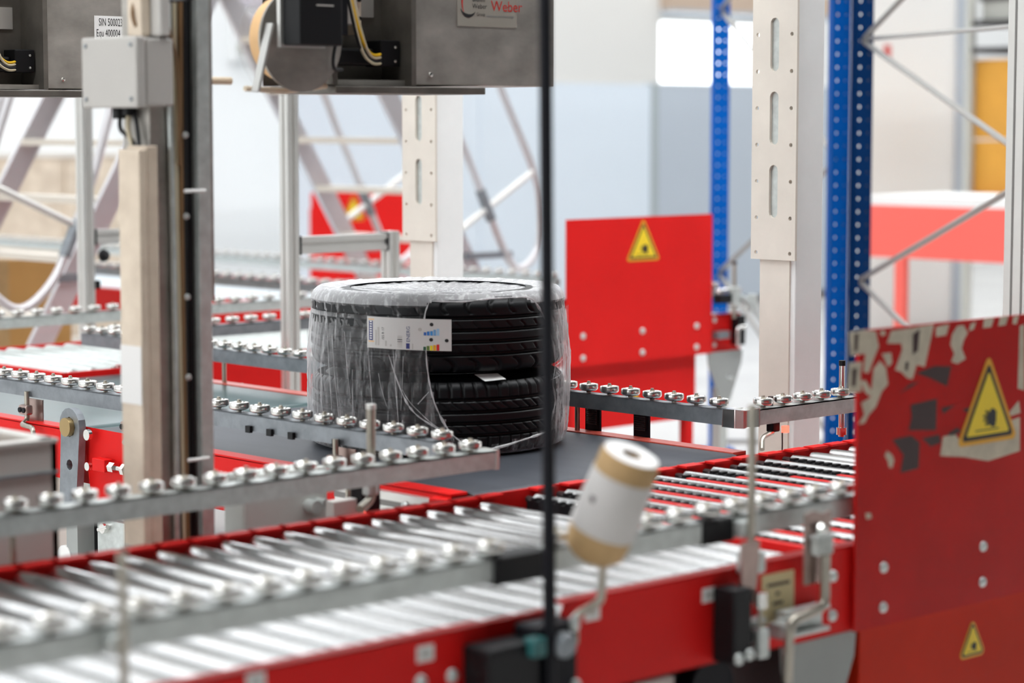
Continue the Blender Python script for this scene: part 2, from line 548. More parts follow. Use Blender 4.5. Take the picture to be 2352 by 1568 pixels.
def roller_proto(name, r, L, axis='y', m='roller'):
    prof = [(0.006, 0), (r - 0.004, 0), (r, 0.004), (r, L - 0.004), (r - 0.004, L), (0.006, L)]
    return proto(MB().lathe(prof, (0, 0, 0), 20, ax=(0, 1, 0) if axis == 'y' else (1, 0, 0)), name, m, smooth=True, ang=40)

def shaft_proto(L, ext, axis='y'):
    a = (0, -ext, 0) if axis == 'y' else (-ext, 0, 0)
    b = (0, L + ext, 0) if axis == 'y' else (L + ext, 0, 0)
    return proto(MB().cyl(a, b, 0.008, 8), 'shaft', 'shaft', smooth=True)

def warning_sign(parent, o, u, v, n, side, m_pict=True):
    """yellow triangle with black border and crushed-hand pictogram; o = centre of base"""
    o, u, v, n = Vector(o), Vector(u), Vector(v), Vector(n)
    h = side * 0.866

    def tri(s, rr, lift):
        c = h / 3
        pts = []
        for k, (ax_, ay_) in enumerate(((-side / 2, 0), (side / 2, 0), (0, h))):
            x, y = ax_ * s, c + (ay_ - c) * s
            d = math.atan2(y - c, x)
            for j in range(-3, 4):
                aa = d + math.radians(60) * j / 3
                dx, dy = x - rr * math.cos(d), y - rr * math.sin(d)
                pts.append((dx + rr * math.cos(aa) * 0.6, dy + rr * math.sin(aa) * 0.6))
        return pts
    def lay(poly, z0, z1, m, name, par):
        mb = MB()
        mb.plate(poly, [], o + n * z1, u, v, 0.0)
        mb.f = [f for f in mb.f if len(f) == 3][::2]
        return mb.build(name, m, par)
    s = MB().plate(tri(1.12, 0.016, 0), [], o + n * 0.0006, u, v, 0.0004).build('warning_sign', 'amber', parent)
    s['label'] = 'yellow triangular hand-crush warning sign'
    lay(tri(0.96, 0.010, 0), 0, 0.0016, 'ink', 'black_border', s)
    lay(tri(0.80, 0.006, 0), 0, 0.0020, 'yellow', 'yellow_field', s)
    q = side
    hand = [(0.13, 0.13), (0.15, 0.20), (0.15, 0.30), (0.09, 0.34), (0.04, 0.33), (0.03, 0.30), (-0.05, 0.325), (-0.06, 0.30), (0.0, 0.272), (-0.09, 0.275), (-0.10, 0.25), (-0.01, 0.238), (-0.09, 0.225), (-0.09, 0.20), (0.0, 0.205), (-0.06, 0.175), (-0.05, 0.152), (0.03, 0.16), (0.06, 0.13)]
    lay([(x * q, y * q) for x, y in hand], 0, 0.0024, 'ink', 'hand_pictogram', s)
    lay([(x * q, y * q) for x, y in ((-0.24, 0.10), (0.20, 0.10), (0.20, 0.115), (-0.24, 0.115))], 0, 0.0024, 'ink', 'ground_line', s)
    return s

# ------------------------------------------------------------------ near roller conveyor (runs along X)
ZR = 0.75
nc = thing('roller_conveyor', 'red framed roller conveyor of steel rollers across the foreground', 'conveyor', (3.2, 3.12, 0))
nc_front = MB()
for x0, x1, y0, zt in ((1.0, 2.475, 2.665, 0.752), (2.635, 5.7, 2.655, 0.765)):
    MB().box(x0, x1, y0, y0 + 0.006, 0.605, zt).box(x0, x1, y0, y0 + 0.034, zt - 0.005, zt).box(x0, x1, y0, y0 + 0.03, 0.605, 0.610).build('side_plate', 'red', nc, bevel=0.002)
MB().box(2.475, 2.635, 2.672, 2.69, 0.605, 0.752).build('side_plate', 'red', nc)
MB().box(1.0, 5.7, 3.580, 3.586, 0.605, 0.757).build('back_plate', 'red', nc, bevel=0.0015)
TAB = proto(MB().box(0.008, 0.0655, -0.026, 0.004, -0.005, 0.0), 'flange_tab', 'red')
L = 0.850
RN = roller_proto('roller', 0.0250, L)
RT = roller_proto('roller', 0.0150, L)
SH = shaft_proto(L, 0.026)
x = 1.30
xs_r = []
while x < 3.34:
    xs_r.append((x, RN)); x += 0.0735
x = 3.44
while x < 4.30:
    xs_r.append((x, RT)); x += 0.0940
x = 4.36
while x < 5.5:
    xs_r.append((x, RN)); x += 0.0735
for x, pr_ in xs_r:
    zz = ZR - (0.0250 if pr_ is RN else 0.0150)
    r_ = inst(pr_, nc, (x, 2.700, zz), 'roller')
    r_.rotation_euler = (0, random.random() * 6.28, 0)
    inst(SH, r_, (x, 2.700, zz), 'shaft')
    inst(TAB, nc, (x, 3.580, 0.7585), 'flange_tab')
# transfer unit between the thin rollers: red bars and toothed chains
for x, pr_ in xs_r:
    if pr_ is RT:
        a_ = 2.78 + 0.12 * math.sin(x * 7)
        if 3.40 < x < 4.25:
            MB().box(x - 0.060, x - 0.044, a_, a_ + 0.62, 0.700, 0.7455).build('transfer_bar', 'red', nc)
        ch = MB().box(x - 0.038, x - 0.018, 2.76, 3.54, 0.69, 0.7415)
        y = 2.765
        while y < 3.53:
            ch.box(x - 0.038, x - 0.018, y, y + 0.012, 0.7415, 0.7470)
            y += 0.025
        ch.build('toothed_belt', 'black', nc)
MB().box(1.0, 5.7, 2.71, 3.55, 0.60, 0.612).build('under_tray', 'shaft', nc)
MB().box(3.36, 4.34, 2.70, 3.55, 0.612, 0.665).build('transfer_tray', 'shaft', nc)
bolts(nc, [(2.335, 2.665, 0.682), (2.40, 2.665, 0.681), (3.262, 2.655, 0.720), (3.322, 2.655, 0.715), (3.262, 2.655, 0.640), (3.322, 2.655, 0.642), (1.9, 2.665, 0.70), (1.96, 2.665, 0.70)], s=1.1)
for xx, zz, yy in ((2.345, 0.725, 2.665), (2.700, 0.738, 2.655), (2.985, 0.728, 2.655), (2.02, 0.735, 2.665)):
    s = MB().box(xx - 0.017, xx + 0.017, yy - 0.0012, yy - 0.0002, zz - 0.0125, zz + 0.0125).build('small_white_sticker', 'white', nc)
    MB().box(xx - 0.010, xx + 0.010, yy - 0.0016, yy - 0.0012, zz - 0.004, zz + 0.004).build('sticker_print', 'greyplastic', s)

def hanger(parent, x, y, zt, s=1.0):
    """grey tapering support plate with its leg down to the floor"""
    w = 0.105 * s
    poly = [(-w, 0), (w, 0), (w * 0.95, -0.05 * s), (w * 0.28, -0.205 * s), (-w * 0.28, -0.205 * s), (-w * 0.95, -0.05 * s)]
    hole = [(0.02 + 0.009 * math.cos(a * 0.785), -0.105 * s + 0.009 * math.sin(a * 0.785)) for a in range(8)]
    p = MB().plate(poly, [hole], (x, y, zt), (1, 0, 0), (0, 0, 1), 0.008).build('support_plate', 'bracket_grey', parent)
    inst(BOLTX, p, (x + 0.032, y - 0.009, zt - 0.115 * s), 'bolt_head')
    MB().box(x - 0.022, x + 0.022, y + 0.001, y + 0.045, 0.0, zt - 0.15 * s).build('leg', 'cover', parent)
    MB().box(x - 0.05, x + 0.05, y - 0.03, y + 0.08, 0.0, 0.012).build('foot_plate', 'cover', parent)
for x in (1.45, 3.30, 5.3):
    hanger(nc, x, 2.672, 0.604)
    MB().box(x - 0.03, x + 0.03, 3.54, 3.58, 0.0, 0.604).build('leg', 'cover', nc)
MB().box(2.30, 3.38, 2.74, 3.50, 0.02, 0.585).build('drive_housing', 'shaft', nc, bevel=0.01)
MB().cyl((3.05, 2.70, 0.545), (3.05, 2.738, 0.545), 0.055, 24).build('drive_pulley', 'blackmetal', nc, smooth=True)
MB().box(2.86, 2.95, 2.70, 2.715, 0.50, 0.585).build('drive_bracket', 'greyplastic', nc, bevel=0.004)
MB().box(2.86, 2.95, 2.7155, 2.74, 0.52, 0.56).build('bracket_spacer', 'black', nc)
# note label with faded print
nl = MB().box(3.124, 3.212, 2.6536, 2.6548, 0.652, 0.742).build('note_label', 'cream_label', nc)
nl['label'] = 'yellowed paper note with faded print'
for i, (a, b, zz) in enumerate(((0.014, 0.076, 0.722), (0.038, 0.048, 0.705), (0.030, 0.058, 0.688))):
    MB().box(3.124 + a, 3.124 + b, 2.6530, 2.6536, zz - 0.003, zz + 0.003).build('print_line', 'grime', nl)

# ------------------------------------------------------------------ guard panels
def edge_round(w, h, r=0.012):
    return [(0, 0), (w, 0), (w, h)] + [(0 + r - r * math.sin(math.radians(a)), h - r + r * math.cos(math.radians(a))) for a in (0, 30, 60, 90)]
gp = thing('guard_panel', 'large worn red guard panel with torn stickers at the right foreground', 'panel', (3.9, 2.64, 0))
MB().plate(edge_round(1.25, 0.554), [], (3.372, 2.648, 0.606), (1, 0, 0), (0, 0, 1), 0.006).build('panel_sheet', 'red_worn', gp)
PY = 2.6418
def pxz(x, y):
    """panel-plane position of a photo point (the panel stands at Y = 2.642)"""
    d = fw * F_PX + rt * (x - 1176) - cu * (y - 784)
    t = PY / d.y
    return (d.x * t, 1.54 + d.z * t)
def decal(parent, pts, m, name, lift=0.0):
    q = [pxz(*p) for p in pts]
    mb = MB().plate(q, [], (0, PY - lift, 0), (1, 0, 0), (0, 0, 1), 0.0004)
    return mb.build(name, m, parent)
warning_sign(gp, (3.775, 2.6418, 0.925), (1, 0, 0), (0, 0, 1), (0, -1, 0), 0.175)
bolts(gp, [(3.455, 2.642, 0.715), (3.455, 2.642, 0.640), (3.768, 2.642, 0.715), (3.768, 2.642, 0.645), (4.08, 2.642, 0.715), (4.08, 2.642, 0.645)])
Z = lambda pts: [(1800 + x / 4.261, 650 + y / 4.261) for x, y in pts]
REM = [[(640, 480), (780, 455), (900, 470), (930, 620), (880, 740), (830, 880), (780, 870), (800, 690), (650, 710)],
       [(640, 780), (770, 770), (750, 880), (760, 1060), (620, 1080)],
       [(880, 840), (940, 760), (1000, 830), (1020, 990), (960, 1060), (900, 1210), (830, 1290), (790, 1370), (730, 1380), (790, 1290), (760, 1170), (850, 1120)],
       [(1010, 590), (1050, 470), (1250, 440), (1470, 400), (1380, 820), (1300, 800), (1260, 940), (1210, 930), (1150, 870), (1090, 850), (1160, 650), (1150, 590)],
       [(1650, 500), (1700, 420), (1760, 410), (1800, 490), (1760, 560), (1740, 640), (1780, 740), (1700, 790), (1640, 770), (1670, 690), (1630, 600)],
       [(1490, 430), (1620, 400), (1590, 510), (1490, 525)], [(1960, 350), (2060, 340), (2030, 430), (1950, 440)], [(2120, 330), (2200, 320), (2170, 410), (2100, 420)], [(2250, 330), (2300, 320), (2280, 400), (2240, 400)], [(1830, 400), (1880, 380), (1860, 450), (1810, 470)],
       [(750, 960), (800, 950), (860, 1060), (840, 1110), (790, 1060)], [(960, 690), (1050, 680), (1060, 780), (1020, 820)], [(940, 480), (980, 460), (1000, 500), (960, 520)],
       [(1560, 1500), (1680, 1480), (1720, 1540), (1800, 1560), (1850, 1530), (2000, 1520), (2200, 1470), (2230, 1340), (2310, 1310), (2310, 1640), (2000, 1740), (1760, 1700), (1530, 1690)],
       [(2210, 1260), (2300, 1150), (2315, 1270), (2220, 1300)], [(2310, 420), (2352, 400), (2352, 1050), (2290, 1030)],
       [(1010, 1640), (1060, 1680), (1080, 1730), (1060, 1810), (1030, 1800), (1020, 1740), (990, 1690)], [(800, 2250), (850, 2250), (860, 2300), (810, 2310)]]
for r_ in REM:
    decal(gp, Z(r_), 'remnant', 'sticker_remnant')
for r_ in ([(690, 500), (730, 490), (720, 660), (690, 670)], [(1260, 500), (1330, 450), (1310, 660), (1260, 700)], [(670, 840), (715, 830), (700, 1010), (665, 1010)], [(1190, 770), (1220, 770), (1210, 860), (1185, 850)]):
    decal(gp, Z(r_), 'grime', 'faded_print', 0.0006)
for r_ in ([(1290, 880), (1480, 810), (1640, 815), (1600, 1010), (1430, 930)], [(1240, 1190), (1500, 1130), (1490, 1440), (1220, 1440), (1250, 1320)],
           [(1540, 1220), (1680, 1190), (1560, 1280)], [(1750, 1230), (1900, 1200), (2130, 1230), (2120, 1280), (1980, 1235), (1780, 1265)],
           [(1130, 1080), (1230, 990), (1330, 960), (1260, 1010)], [(1060, 1530), (1250, 1490), (1330, 1560), (1320, 1810), (1140, 1860), (1170, 1680)], [(1350, 1520), (1520, 1480), (1540, 1560), (1440, 1600)],
           [(1600, 1470), (1700, 1410), (1740, 1450), (1640, 1500)], [(1860, 1380), (1900, 1370), (1910, 1420), (1870, 1430)], [(1940, 1290), (2000, 1290), (1990, 1350), (1950, 1345)]):
    decal(gp, Z(r_), 'grime', 'dark_smudge')
gl = thing('guard_panel', 'lower orange-red guard panel below the worn foreground panel', 'panel', (3.9, 2.67, 0))
MB().box(3.42, 4.62, 2.668, 2.674, 0.05, 0.600).build('panel_sheet', 'red_orange', gl, bevel=0.002)
MB().box(3.42, 3.46, 2.674, 2.71, 0.0, 0.60).build('panel_post', 'red_orange', gl)
MB().box(4.55, 4.62, 2.674, 2.71, 0.0, 0.60).build('panel_post', 'red_orange', gl)
warning_sign(gl, (3.775, 2.668, 0.495), (1, 0, 0), (0, 0, 1), (0, -1, 0), 0.078)

# ------------------------------------------------------------------ guide rails with skate wheels
def guide_rail(label, p, q, pitch, offs=0.03, zt=0.85, h=0.038, w=0.036, m='galv', skip=(), posts=(), endcap=False, lip=True, drop=0.10):
    p, q = Vector((*p, zt)), Vector((*q, zt))
    d = (q - p)
    Lg = d.length
    d.normalize()
    s = Vector((-d.y, d.x, 0))
    c = (p + q) / 2
    g = thing('guide_rail', label, 'guide rail', (c.x, c.y, zt - h), 'skate wheel guide rails')
    b = MB()
    up = Vector((0, 0, 1))
    b.bar(p - up * 0.0015, q - up * 0.0015, w, 0.003)
    for sg in (-1, 1):
        b.bar(p + s * sg * (w / 2 - 0.0012) - up * h / 2, q + s * sg * (w / 2 - 0.0012) - up * h / 2, 0.0024, h)
    b.build('channel_bar', m, g)
    if endcap:
        MB().bar(p - d * 0.004 - up * h / 2, p + d * 0.01 - up * h / 2, w + 0.003, h + 0.002).build('end_cap', 'galv', g)
    t = offs
    while t < Lg - 0.012:
        if not any(a < t < b_ for a, b_ in skip):
            pos = p + d * t + up * 0.001
            wh = inst(WHEEL, g, pos, 'skate_wheel')
            wh.rotation_euler = (0, 0, random.random() * 6)
            inst(BOLT, wh, pos, 'wheel_bolt')
        t += pitch
    for t, zz in posts:
        pos = p + d * t
        MB().cyl((pos.x, pos.y, zz), (pos.x, pos.y, zt - h + 0.004), 0.0068, 12).build('support_rod', 'rodsteel', g, smooth=True)
        MB().cyl((pos.x, pos.y, zt - h - 0.022), (pos.x, pos.y, zt - h - 0.002), 0.0125, 12).build('rod_collar', 'galv', g, smooth=True)
    return g

G = {}
G['front'] = guide_rail('blurred foreground guide rail above the red side plate', (1.0, 2.685), (4.35, 2.685), 0.0735, zt=0.853, m='galv', skip=((2.5 - 1, 2.62 - 1),))
G['backleft'] = guide_rail('plain grey guide rail behind the foreground rollers, ending before the belt', (1.0, 3.575), (3.33, 3.575), 0.0725, offs=0.025, zt=0.852, w=0.042, m='galv')
G['beltleft'] = guide_rail('long guide rail along the left edge of the belts, passing before the tyres', (3.335, 3.72), (3.312, 7.9), 0.0795, offs=0.012, zt=0.853, m='galv_dark')
G['beltright'] = guide_rail('guide rail behind the tyres along the right belt edge', (4.215, 3.69), (4.225, 6.46), 0.0735, offs=0.03, zt=0.852, m='galv_dark')
G['backright'] = guide_rail('short guide rail right of the belt end, meeting at a metal corner', (4.262, 3.652), (5.33, 3.652), 0.0735, offs=0.035, zt=0.852, m='galv')
G['farfront'] = guide_rail('front guide rail of the rear roller conveyor', (4.28, 6.42), (7.28, 6.42), 0.0790, zt=0.852, m='galv_dark', skip=((1.95, 2.9),))
G['farback'] = guide_rail('rear guide rail of the rear roller conveyor', (3.9, 7.16), (6.1, 7.16), 0.0790, zt=0.852, m='galv')
G['line2l'] = guide_rail('blurred guide rail on the left edge of the distant white belt', (6.2, 7.3), (6.2, 13.0), 0.085, zt=0.852, m='galv_dark')
G['line2r'] = guide_rail('blurred guide rail on the right edge of the distant white belt', (7.2, 7.3), (7.2, 13.0), 0.085, zt=0.852, m='galv')
# corner connector
cc = G['backright']
MB().plate([(0.0, 0.020), (0.012, 0.002), (0.020, 0.0), (0.066, 0.0), (0.066, 0.036), (0.036, 0.036), (0.036, 0.060), (0.0, 0.060)], [], (4.1962, 3.633, 0.854), (1, 0, 0), (0, 1, 0), -0.042).build('corner_piece', 'chrome', cc, bevel=0.002)
def rod(parent, pts, r=0.0068, m='rodsteel', name='support_rod', rad=0.02):
    return MB().tube(bend(pts, rad), r, 10).build(name, m, parent, smooth=True, ang=50)
def clamp(parent, x, y, z, s=1.0, m='galv'):
    o = MB().box(x - 0.016 * s, x + 0.016 * s, y - 0.012 * s, y + 0.012 * s, z - 0.014 * s, z + 0.014 * s).build('rod_clamp', m, parent, bevel=0.004 * s)
    return o
# supports of the belt-side rails
g = G['beltright']
rod(g, [(4.215, 3.95 + 0.25, 0.815), (4.215, 4.20, 0.735), (4.30, 4.20, 0.735), (4.30, 4.12, 0.735), (4.30, 4.12, 0.70)])
for yy in (4.00, 4.17):
    rf = MB().plate([(-0.024, -0.07), (0.024, -0.07), (0.024, 0.0), (-0.024, 0.0)], [], (4.24, yy, 0.815), (0, 1, 0), (0, 0, 1), 0.006).build('reflector_bracket', 'blackmetal', g, bevel=0.002)
    MB().box(4.236, 4.2395, yy - 0.018, yy + 0.018, 0.768, 0.812).build('reflector', 'reflector', rf)
    for k in range(8):
        MB().box(4.2335, 4.236, yy - 0.018, yy + 0.018, 0.769 + k * 0.0055, 0.771 + k * 0.0055).build('reflector_rib', 'shaft', rf)
rod(g, [(4.215, 5.70, 0.815), (4.215, 5.70, 0.742), (4.27, 5.68, 0.742)])
rf = MB().box(4.235, 4.27, 5.20, 5.27, 0.76, 0.815).build('reflector_bracket', 'blackmetal', g, bevel=0.002)
MB().box(4.232, 4.235, 5.205, 5.25, 0.765, 0.812).build('reflector', 'reflector', rf)
g = G['backright']
rod(g, [(4.335, 3.652, 0.815), (4.335, 3.652, 0.79), (4.262, 3.625, 0.785), (4.245, 3.61, 0.76)])
clamp(g, 4.335, 3.652, 0.803, 0.9, 'blackmetal')
MB().box(4.352, 4.366, 3.628, 3.640, 0.788, 0.804).build('sensor_led', 'led', g)
rod(g, [(4.355, 3.640, 0.788), (4.356, 3.64, 0.75), (4.352, 3.64, 0.70)], 0.0018, 'cable_k', 'sensor_cable')
MB().cyl((4.61, 3.662, 0.752), (4.61, 3.662, 0.93), 0.0075, 12).build('support_rod', 'chrome', g, smooth=True)
MB().cyl((4.61, 3.662, 0.930), (4.61, 3.662, 0.943), 0.0085, 12).build('rod_cap', 'black', g, smooth=True)
MB().cyl((4.61, 3.662, 0.757), (4.61, 3.662, 0.775), 0.013, 12).build('rod_collar', 'chrome', g, smooth=True)
rod(g, [(4.34, 3.665, 0.815), (4.34, 3.665, 0.875)], 0.0065, 'shaft', 'rail_pin')
g = G['backleft']
rod(g, [(3.040, 3.618, 0.965), (3.040, 3.618, 0.775), (3.020, 3.612, 0.766), (2.998, 3.604, 0.760)], 0.0095)
MB().cyl((3.040, 3.618, 0.958), (3.040, 3.618, 0.968), 0.0102, 12).build('rod_cap', 'alu', g, smooth=True)
clamp(g, 3.040, 3.620, 0.795, 0.9)
for xx in (1.55, 2.2):
    rod(g, [(xx, 3.61, 0.83), (xx, 3.61, 0.70)])
MB().box(3.326, 3.3345, 3.552, 3.598, 0.812, 0.854).build('end_cap', 'alu', g)
g = G['beltleft']
for yy in (4.05, 4.86, 5.33):
    rod(g, [(3.300, yy, 0.83), (3.300, yy, 0.752), (3.276, yy - 0.01, 0.745), (3.262, yy - 0.09, 0.745), (3.262, yy - 0.09, 0.70)])
    MB().plate([(-0.035, 0), (0.035, 0), (0.035, 0.066), (-0.035, 0.066)], [], (3.318, yy - 0.01, 0.742), (0, 1, 0), (0, 0, 1), 0.003).build('bracket_plate', 'steelplate', g, bevel=0.004)
    cb = MB().box(3.280, 3.302, yy - 0.028, yy + 0.012, 0.770, 0.796).build('rod_clamp', 'steelplate', g, bevel=0.005)
    for k in (-0.018, 0.0):
        MB().cyl((3.2795, yy + k, 0.783), (3.276, yy + k, 0.783), 0.007, 10).build('clamp_screw', 'blackmetal', cb)
for yy in (4.22, 4.30, 4.38, 4.06):
    MB().box(3.304, 3.312, yy - 0.009, yy + 0.009, 0.812, 0.828).build('channel_clip', 'black', g)
# rods and clamps of the foreground rail
g = G['front']
rod(g, [(1.775, 2.635, 0.96), (1.775, 2.635, 0.30)], 0.0065)
clamp(g, 1.775, 2.65, 0.83)
rod(g, [(2.685, 2.614, 0.86), (2.685, 2.620, 0.765), (2.665, 2.628, 0.755), (2.640, 2.636, 0.745), (2.640, 2.636, 0.70)], 0.007)
rod(g, [(3.078, 2.640, 1.05), (3.078, 2.640, 0.740)], 0.0075)
clamp(g, 3.078, 2.640, 0.775, 1.4)
clamp(g, 3.078, 2.655, 0.832, 1.1)
MB().plate([(0, 0.10), (0.045, 0.10), (0.045, 0.07), (0.035, 0.0), (0.012, -0.02), (0.0, 0.03)], [], (3.035, 2.628, 0.715), (1, 0, 0), (0, 0, 1), 0.006).build('clamp_plate', 'steelplate', g)
MB().bar((2.49, 2.685, 0.832), (2.61, 2.685, 0.832), 0.05, 0.046).build('rail_joint', 'black', g, bevel=0.003)
MB().bar((2.98, 2.685, 0.832), (3.06, 2.685, 0.832), 0.042, 0.042).build('rail_joint', 'black', g, bevel=0.003)

# sensor bracket on the foreground side plate
sb = thing('sensor_bracket', 'bent rod sensor bracket with slotted channel on the red side plate', 'bracket', (3.238, 2.62, 0.55))
MB().plate([(-0.036, -0.065), (0.036, -0.065), (0.036, 0.062), (0.012, 0.058), (-0.012, 0.066), (-0.036, 0.062)], [], (3.234, 2.622, 0.785), (1, 0, 0), (0, 0, 1), 0.004).build('bracket_plate', 'steelplate', sb)
MB().box(3.212, 3.256, 2.600, 2.618, 0.772, 0.802).build('sensor_head', 'cover', sb, bevel=0.003)
MB().box(3.208, 3.260, 2.598, 2.620, 0.802, 0.808).build('sensor_top', 'galv', sb)
MB().lathe([(0.0001, 0.010), (0.008, 0.009), (0.011, 0.0)], (3.234, 2.612, 0.818), 12, ax=(0, -1, 0)).build('knob', 'chrome', sb, smooth=True)
rod(sb, [(3.236, 2.604, 0.772), (3.236, 2.602, 0.680), (3.134, 2.598, 0.668), (3.132, 2.600, 0.560)], 0.009)
chn = MB()
for z in (0.632, 0.672):
    chn.box(3.153, 3.276, 2.622, 2.648, z - 0.004, z + 0.004)
chn.box(3.153, 3.276, 2.640, 2.648, 0.632, 0.672)
chn.build('slotted_channel', 'galv', sb, bevel=0.001)
MB().box(3.126, 3.154, 2.600, 2.640, 0.634, 0.662).build('rod_clamp', 'galv', sb, bevel=0.003)
ac = thing('photo_sensor', 'black block sensor with silver clamp beside the yellow note', 'sensor', (3.06, 2.62, 0.58))
MB().box(2.990, 3.036, 2.600, 2.650, 0.612, 0.742).build('sensor_body', 'black', ac, bevel=0.004)
MB().box(3.036, 3.10, 2.612, 2.650, 0.640, 0.662).build('side_arm', 'black', ac, bevel=0.003)
MB().box(3.056, 3.082, 2.598, 2.624, 0.612, 0.664).build('clamp_block', 'galv', ac, bevel=0.004)
rod(ac, [(3.069, 2.61, 0.612), (3.069, 2.61, 0.725)], 0.0045)
MB().cyl((3.069, 2.61, 0.700), (3.069, 2.61, 0.728), 0.012, 12).build('adjusting_nut', 'chrome', ac, smooth=True)
for p in ((3.028, 2.599, 0.626), (3.0, 2.599, 0.622)):
    inst(BOLTX, ac, p, 'bolt_head')
MB().box(3.036, 3.11, 2.630, 2.65, 0.664, 0.674).build('rail_strip', 'galv', ac)

# black pole in the foreground
bp = thing('black_pole', 'tall black pole standing before the foreground conveyor', 'pole', (2.54, 2.60, 0))
MB().tube([(2.553, 2.6, 0.0), (2.549, 2.6, 0.75), (2.530, 2.6, 2.3)], 0.0105, 16).build('pole_tube', 'blackmetal', bp, smooth=True)
MB().box(2.42, 2.53, 2.60, 2.664, 0.50, 0.728).build('mounting_block', 'black', bp, bevel=0.006)
MB().box(2.53, 2.622, 2.61, 2.664, 0.50, 0.745).build('clamp_block', 'blackmetal', bp, bevel=0.005)
MB().lathe([(0.0001, 0.022), (0.016, 0.021), (0.021, 0.014), (0.021, 0.004), (0.012, 0.0)], (2.572, 2.600, 0.715), 16, ax=(0, -1, 0)).build('clamp_knob', 'galv_dark', bp, smooth=True)
MB().box(2.500, 2.53, 2.585, 2.61, 0.705, 0.735).build('green_tab', mat('teal_plastic', (0.02, 0.12, 0.12), 0.4), bp, bevel=0.004)
for p in ((2.612, 2.609, 0.738), (2.615, 2.609, 0.64), (2.612, 2.609, 0.745)):
    inst(BOLTX, bp, p, 'bolt_head')

# cardboard roll pushed over the rail rod
rl = thing('cardboard_roll', 'leaning tan cardboard roll in a white paper sleeve on the foreground rail', 'cardboard roll', (2.74, 2.66, 0.82))
ax0, ax1 = V(2.654, 2.612, 0.842), V(2.672, 2.541, 1.013)
axd = (ax1 - ax0).normalized()
LR = (ax1 - ax0).length
MB().lathe([(0.018, 0.0), (0.034, 0.001), (0.048, 0.014), (0.053, 0.045), (0.051, 0.10), (0.049, LR - 0.006), (0.046, LR), (0.017, LR), (0.017, LR - 0.05), (0.018, 0.0)], ax0, 28, ax=axd).build('cardboard_tube', 'card', rl, smooth=True, ang=50)
MB().lathe([(0.0545, 0.052), (0.0548, 0.060), (0.0518, LR - 0.038), (0.0508, LR - 0.034)], ax0, 28, ax=axd).build('paper_sleeve', 'paper', rl, smooth=True)
MB().lathe([(0.0175, LR + 0.0008), (0.030, LR + 0.003), (0.0455, LR + 0.0008)], ax0, 28, ax=axd).build('top_disc', 'white', rl, smooth=True)
sm_ = axd.orthogonal()
side_dir = (-rt * 0.72 - fh * 0.7)
side_dir = (side_dir - axd * side_dir.dot(axd)).normalized()
c0 = ax0 + axd * 0.085 + side_dir * 0.0530
tang = axd.cross(side_dir)
MB().quad(c0 - tang * 0.005, c0 + tang * 0.005, c0 + tang * 0.005 + axd * 0.028, c0 - tang * 0.005 + axd * 0.028).build('printed_mark', 'grime', rl)

# ------------------------------------------------------------------ belt conveyors (run along Y)
def belt_conveyor(label, x0, x1, y0, y1, m, legs=True, zt=ZR, side='red', r=0.028):
    c = thing('belt_conveyor', label, 'conveyor', ((x0 + x1) / 2, (y0 + y1) / 2, 0))
    prof = [(y0 + r, zt)]
    top = [(y0 + r + (y1 - y0 - 2 * r) * i / 6, zt) for i in range(7)]
    e1 = [(y1 - r + r * math.sin(math.radians(a)), zt - r + r * math.cos(math.radians(a))) for a in range(20, 181, 20)]
    bot = [(y0 + r, zt - 2 * r)]
    e0 = [(y0 + r - r * math.sin(math.radians(a)), zt - r - r * math.cos(math.radians(a))) for a in range(20, 161, 20)]
    loop = top + e1 + bot + e0
    b = MB()
    n = len(loop)
    bx0, bx1 = x0 + 0.05, x1 - 0.05
    for y, z in loop:
        b.v += [V(bx0, y, z), V(bx1, y, z)]
    for i in range(n):
        j = (i + 1) % n
        b.f.append((2 * i, 2 * i + 1, 2 * j + 1, 2 * j))
    b.build('belt', m, c, smooth=True, ang=40)
    for s, xa, xb in ((-1, x0, x0 + 0.048), (1, x1 - 0.048, x1)):
        MB().box(xa, xb, y0 + 0.03, y1 - 0.03, zt - 0.004, zt + 0.003).box(xa if s < 0 else xb - 0.004, xa + 0.004 if s < 0 else xb, y0 + 0.03, y1 - 0.03, zt - 0.13, zt).build('side_frame', side if s < 0 else 'red_edge', c, bevel=0.001)
        MB().cyl(((bx0 - 0.02) if s < 0 else bx1, y0 + r, zt - r), (bx0 if s < 0 else bx1 + 0.02, y0 + r, zt - r), r * 0.75, 14).build('end_bearing', 'chrome', c, smooth=True)
    for yy in (y0 + r, y1 - r):
        MB().cyl((bx0 + 0.004, yy, zt - r), (bx1 - 0.004, yy, zt - r), r - 0.004, 14).build('end_roller', 'galv', c, smooth=True)
    if legs:
        for xx in (x0 + 0.03, x1 - 0.03):
            for yy in (y0 + 0.28, y1 - 0.28):
                MB().box(xx - 0.025, xx + 0.025, yy - 0.025, yy + 0.025, 0, zt - 0.12).build('leg', 'cover', c)
    return c
bA = belt_conveyor('dark grey belt conveyor carrying the wrapped tyres', 3.29, 4.24, 3.625, 5.105, 'belt')
bB = belt_conveyor('teal belt conveyor just behind the tyre belt', 3.29, 4.24, 5.125, 6.16, 'teal')
bC = belt_conveyor('distant pale belt conveyor running under the crossover stairs', 6.2, 7.2, 7.3, 13.0, 'whitebelt', r=0.03)
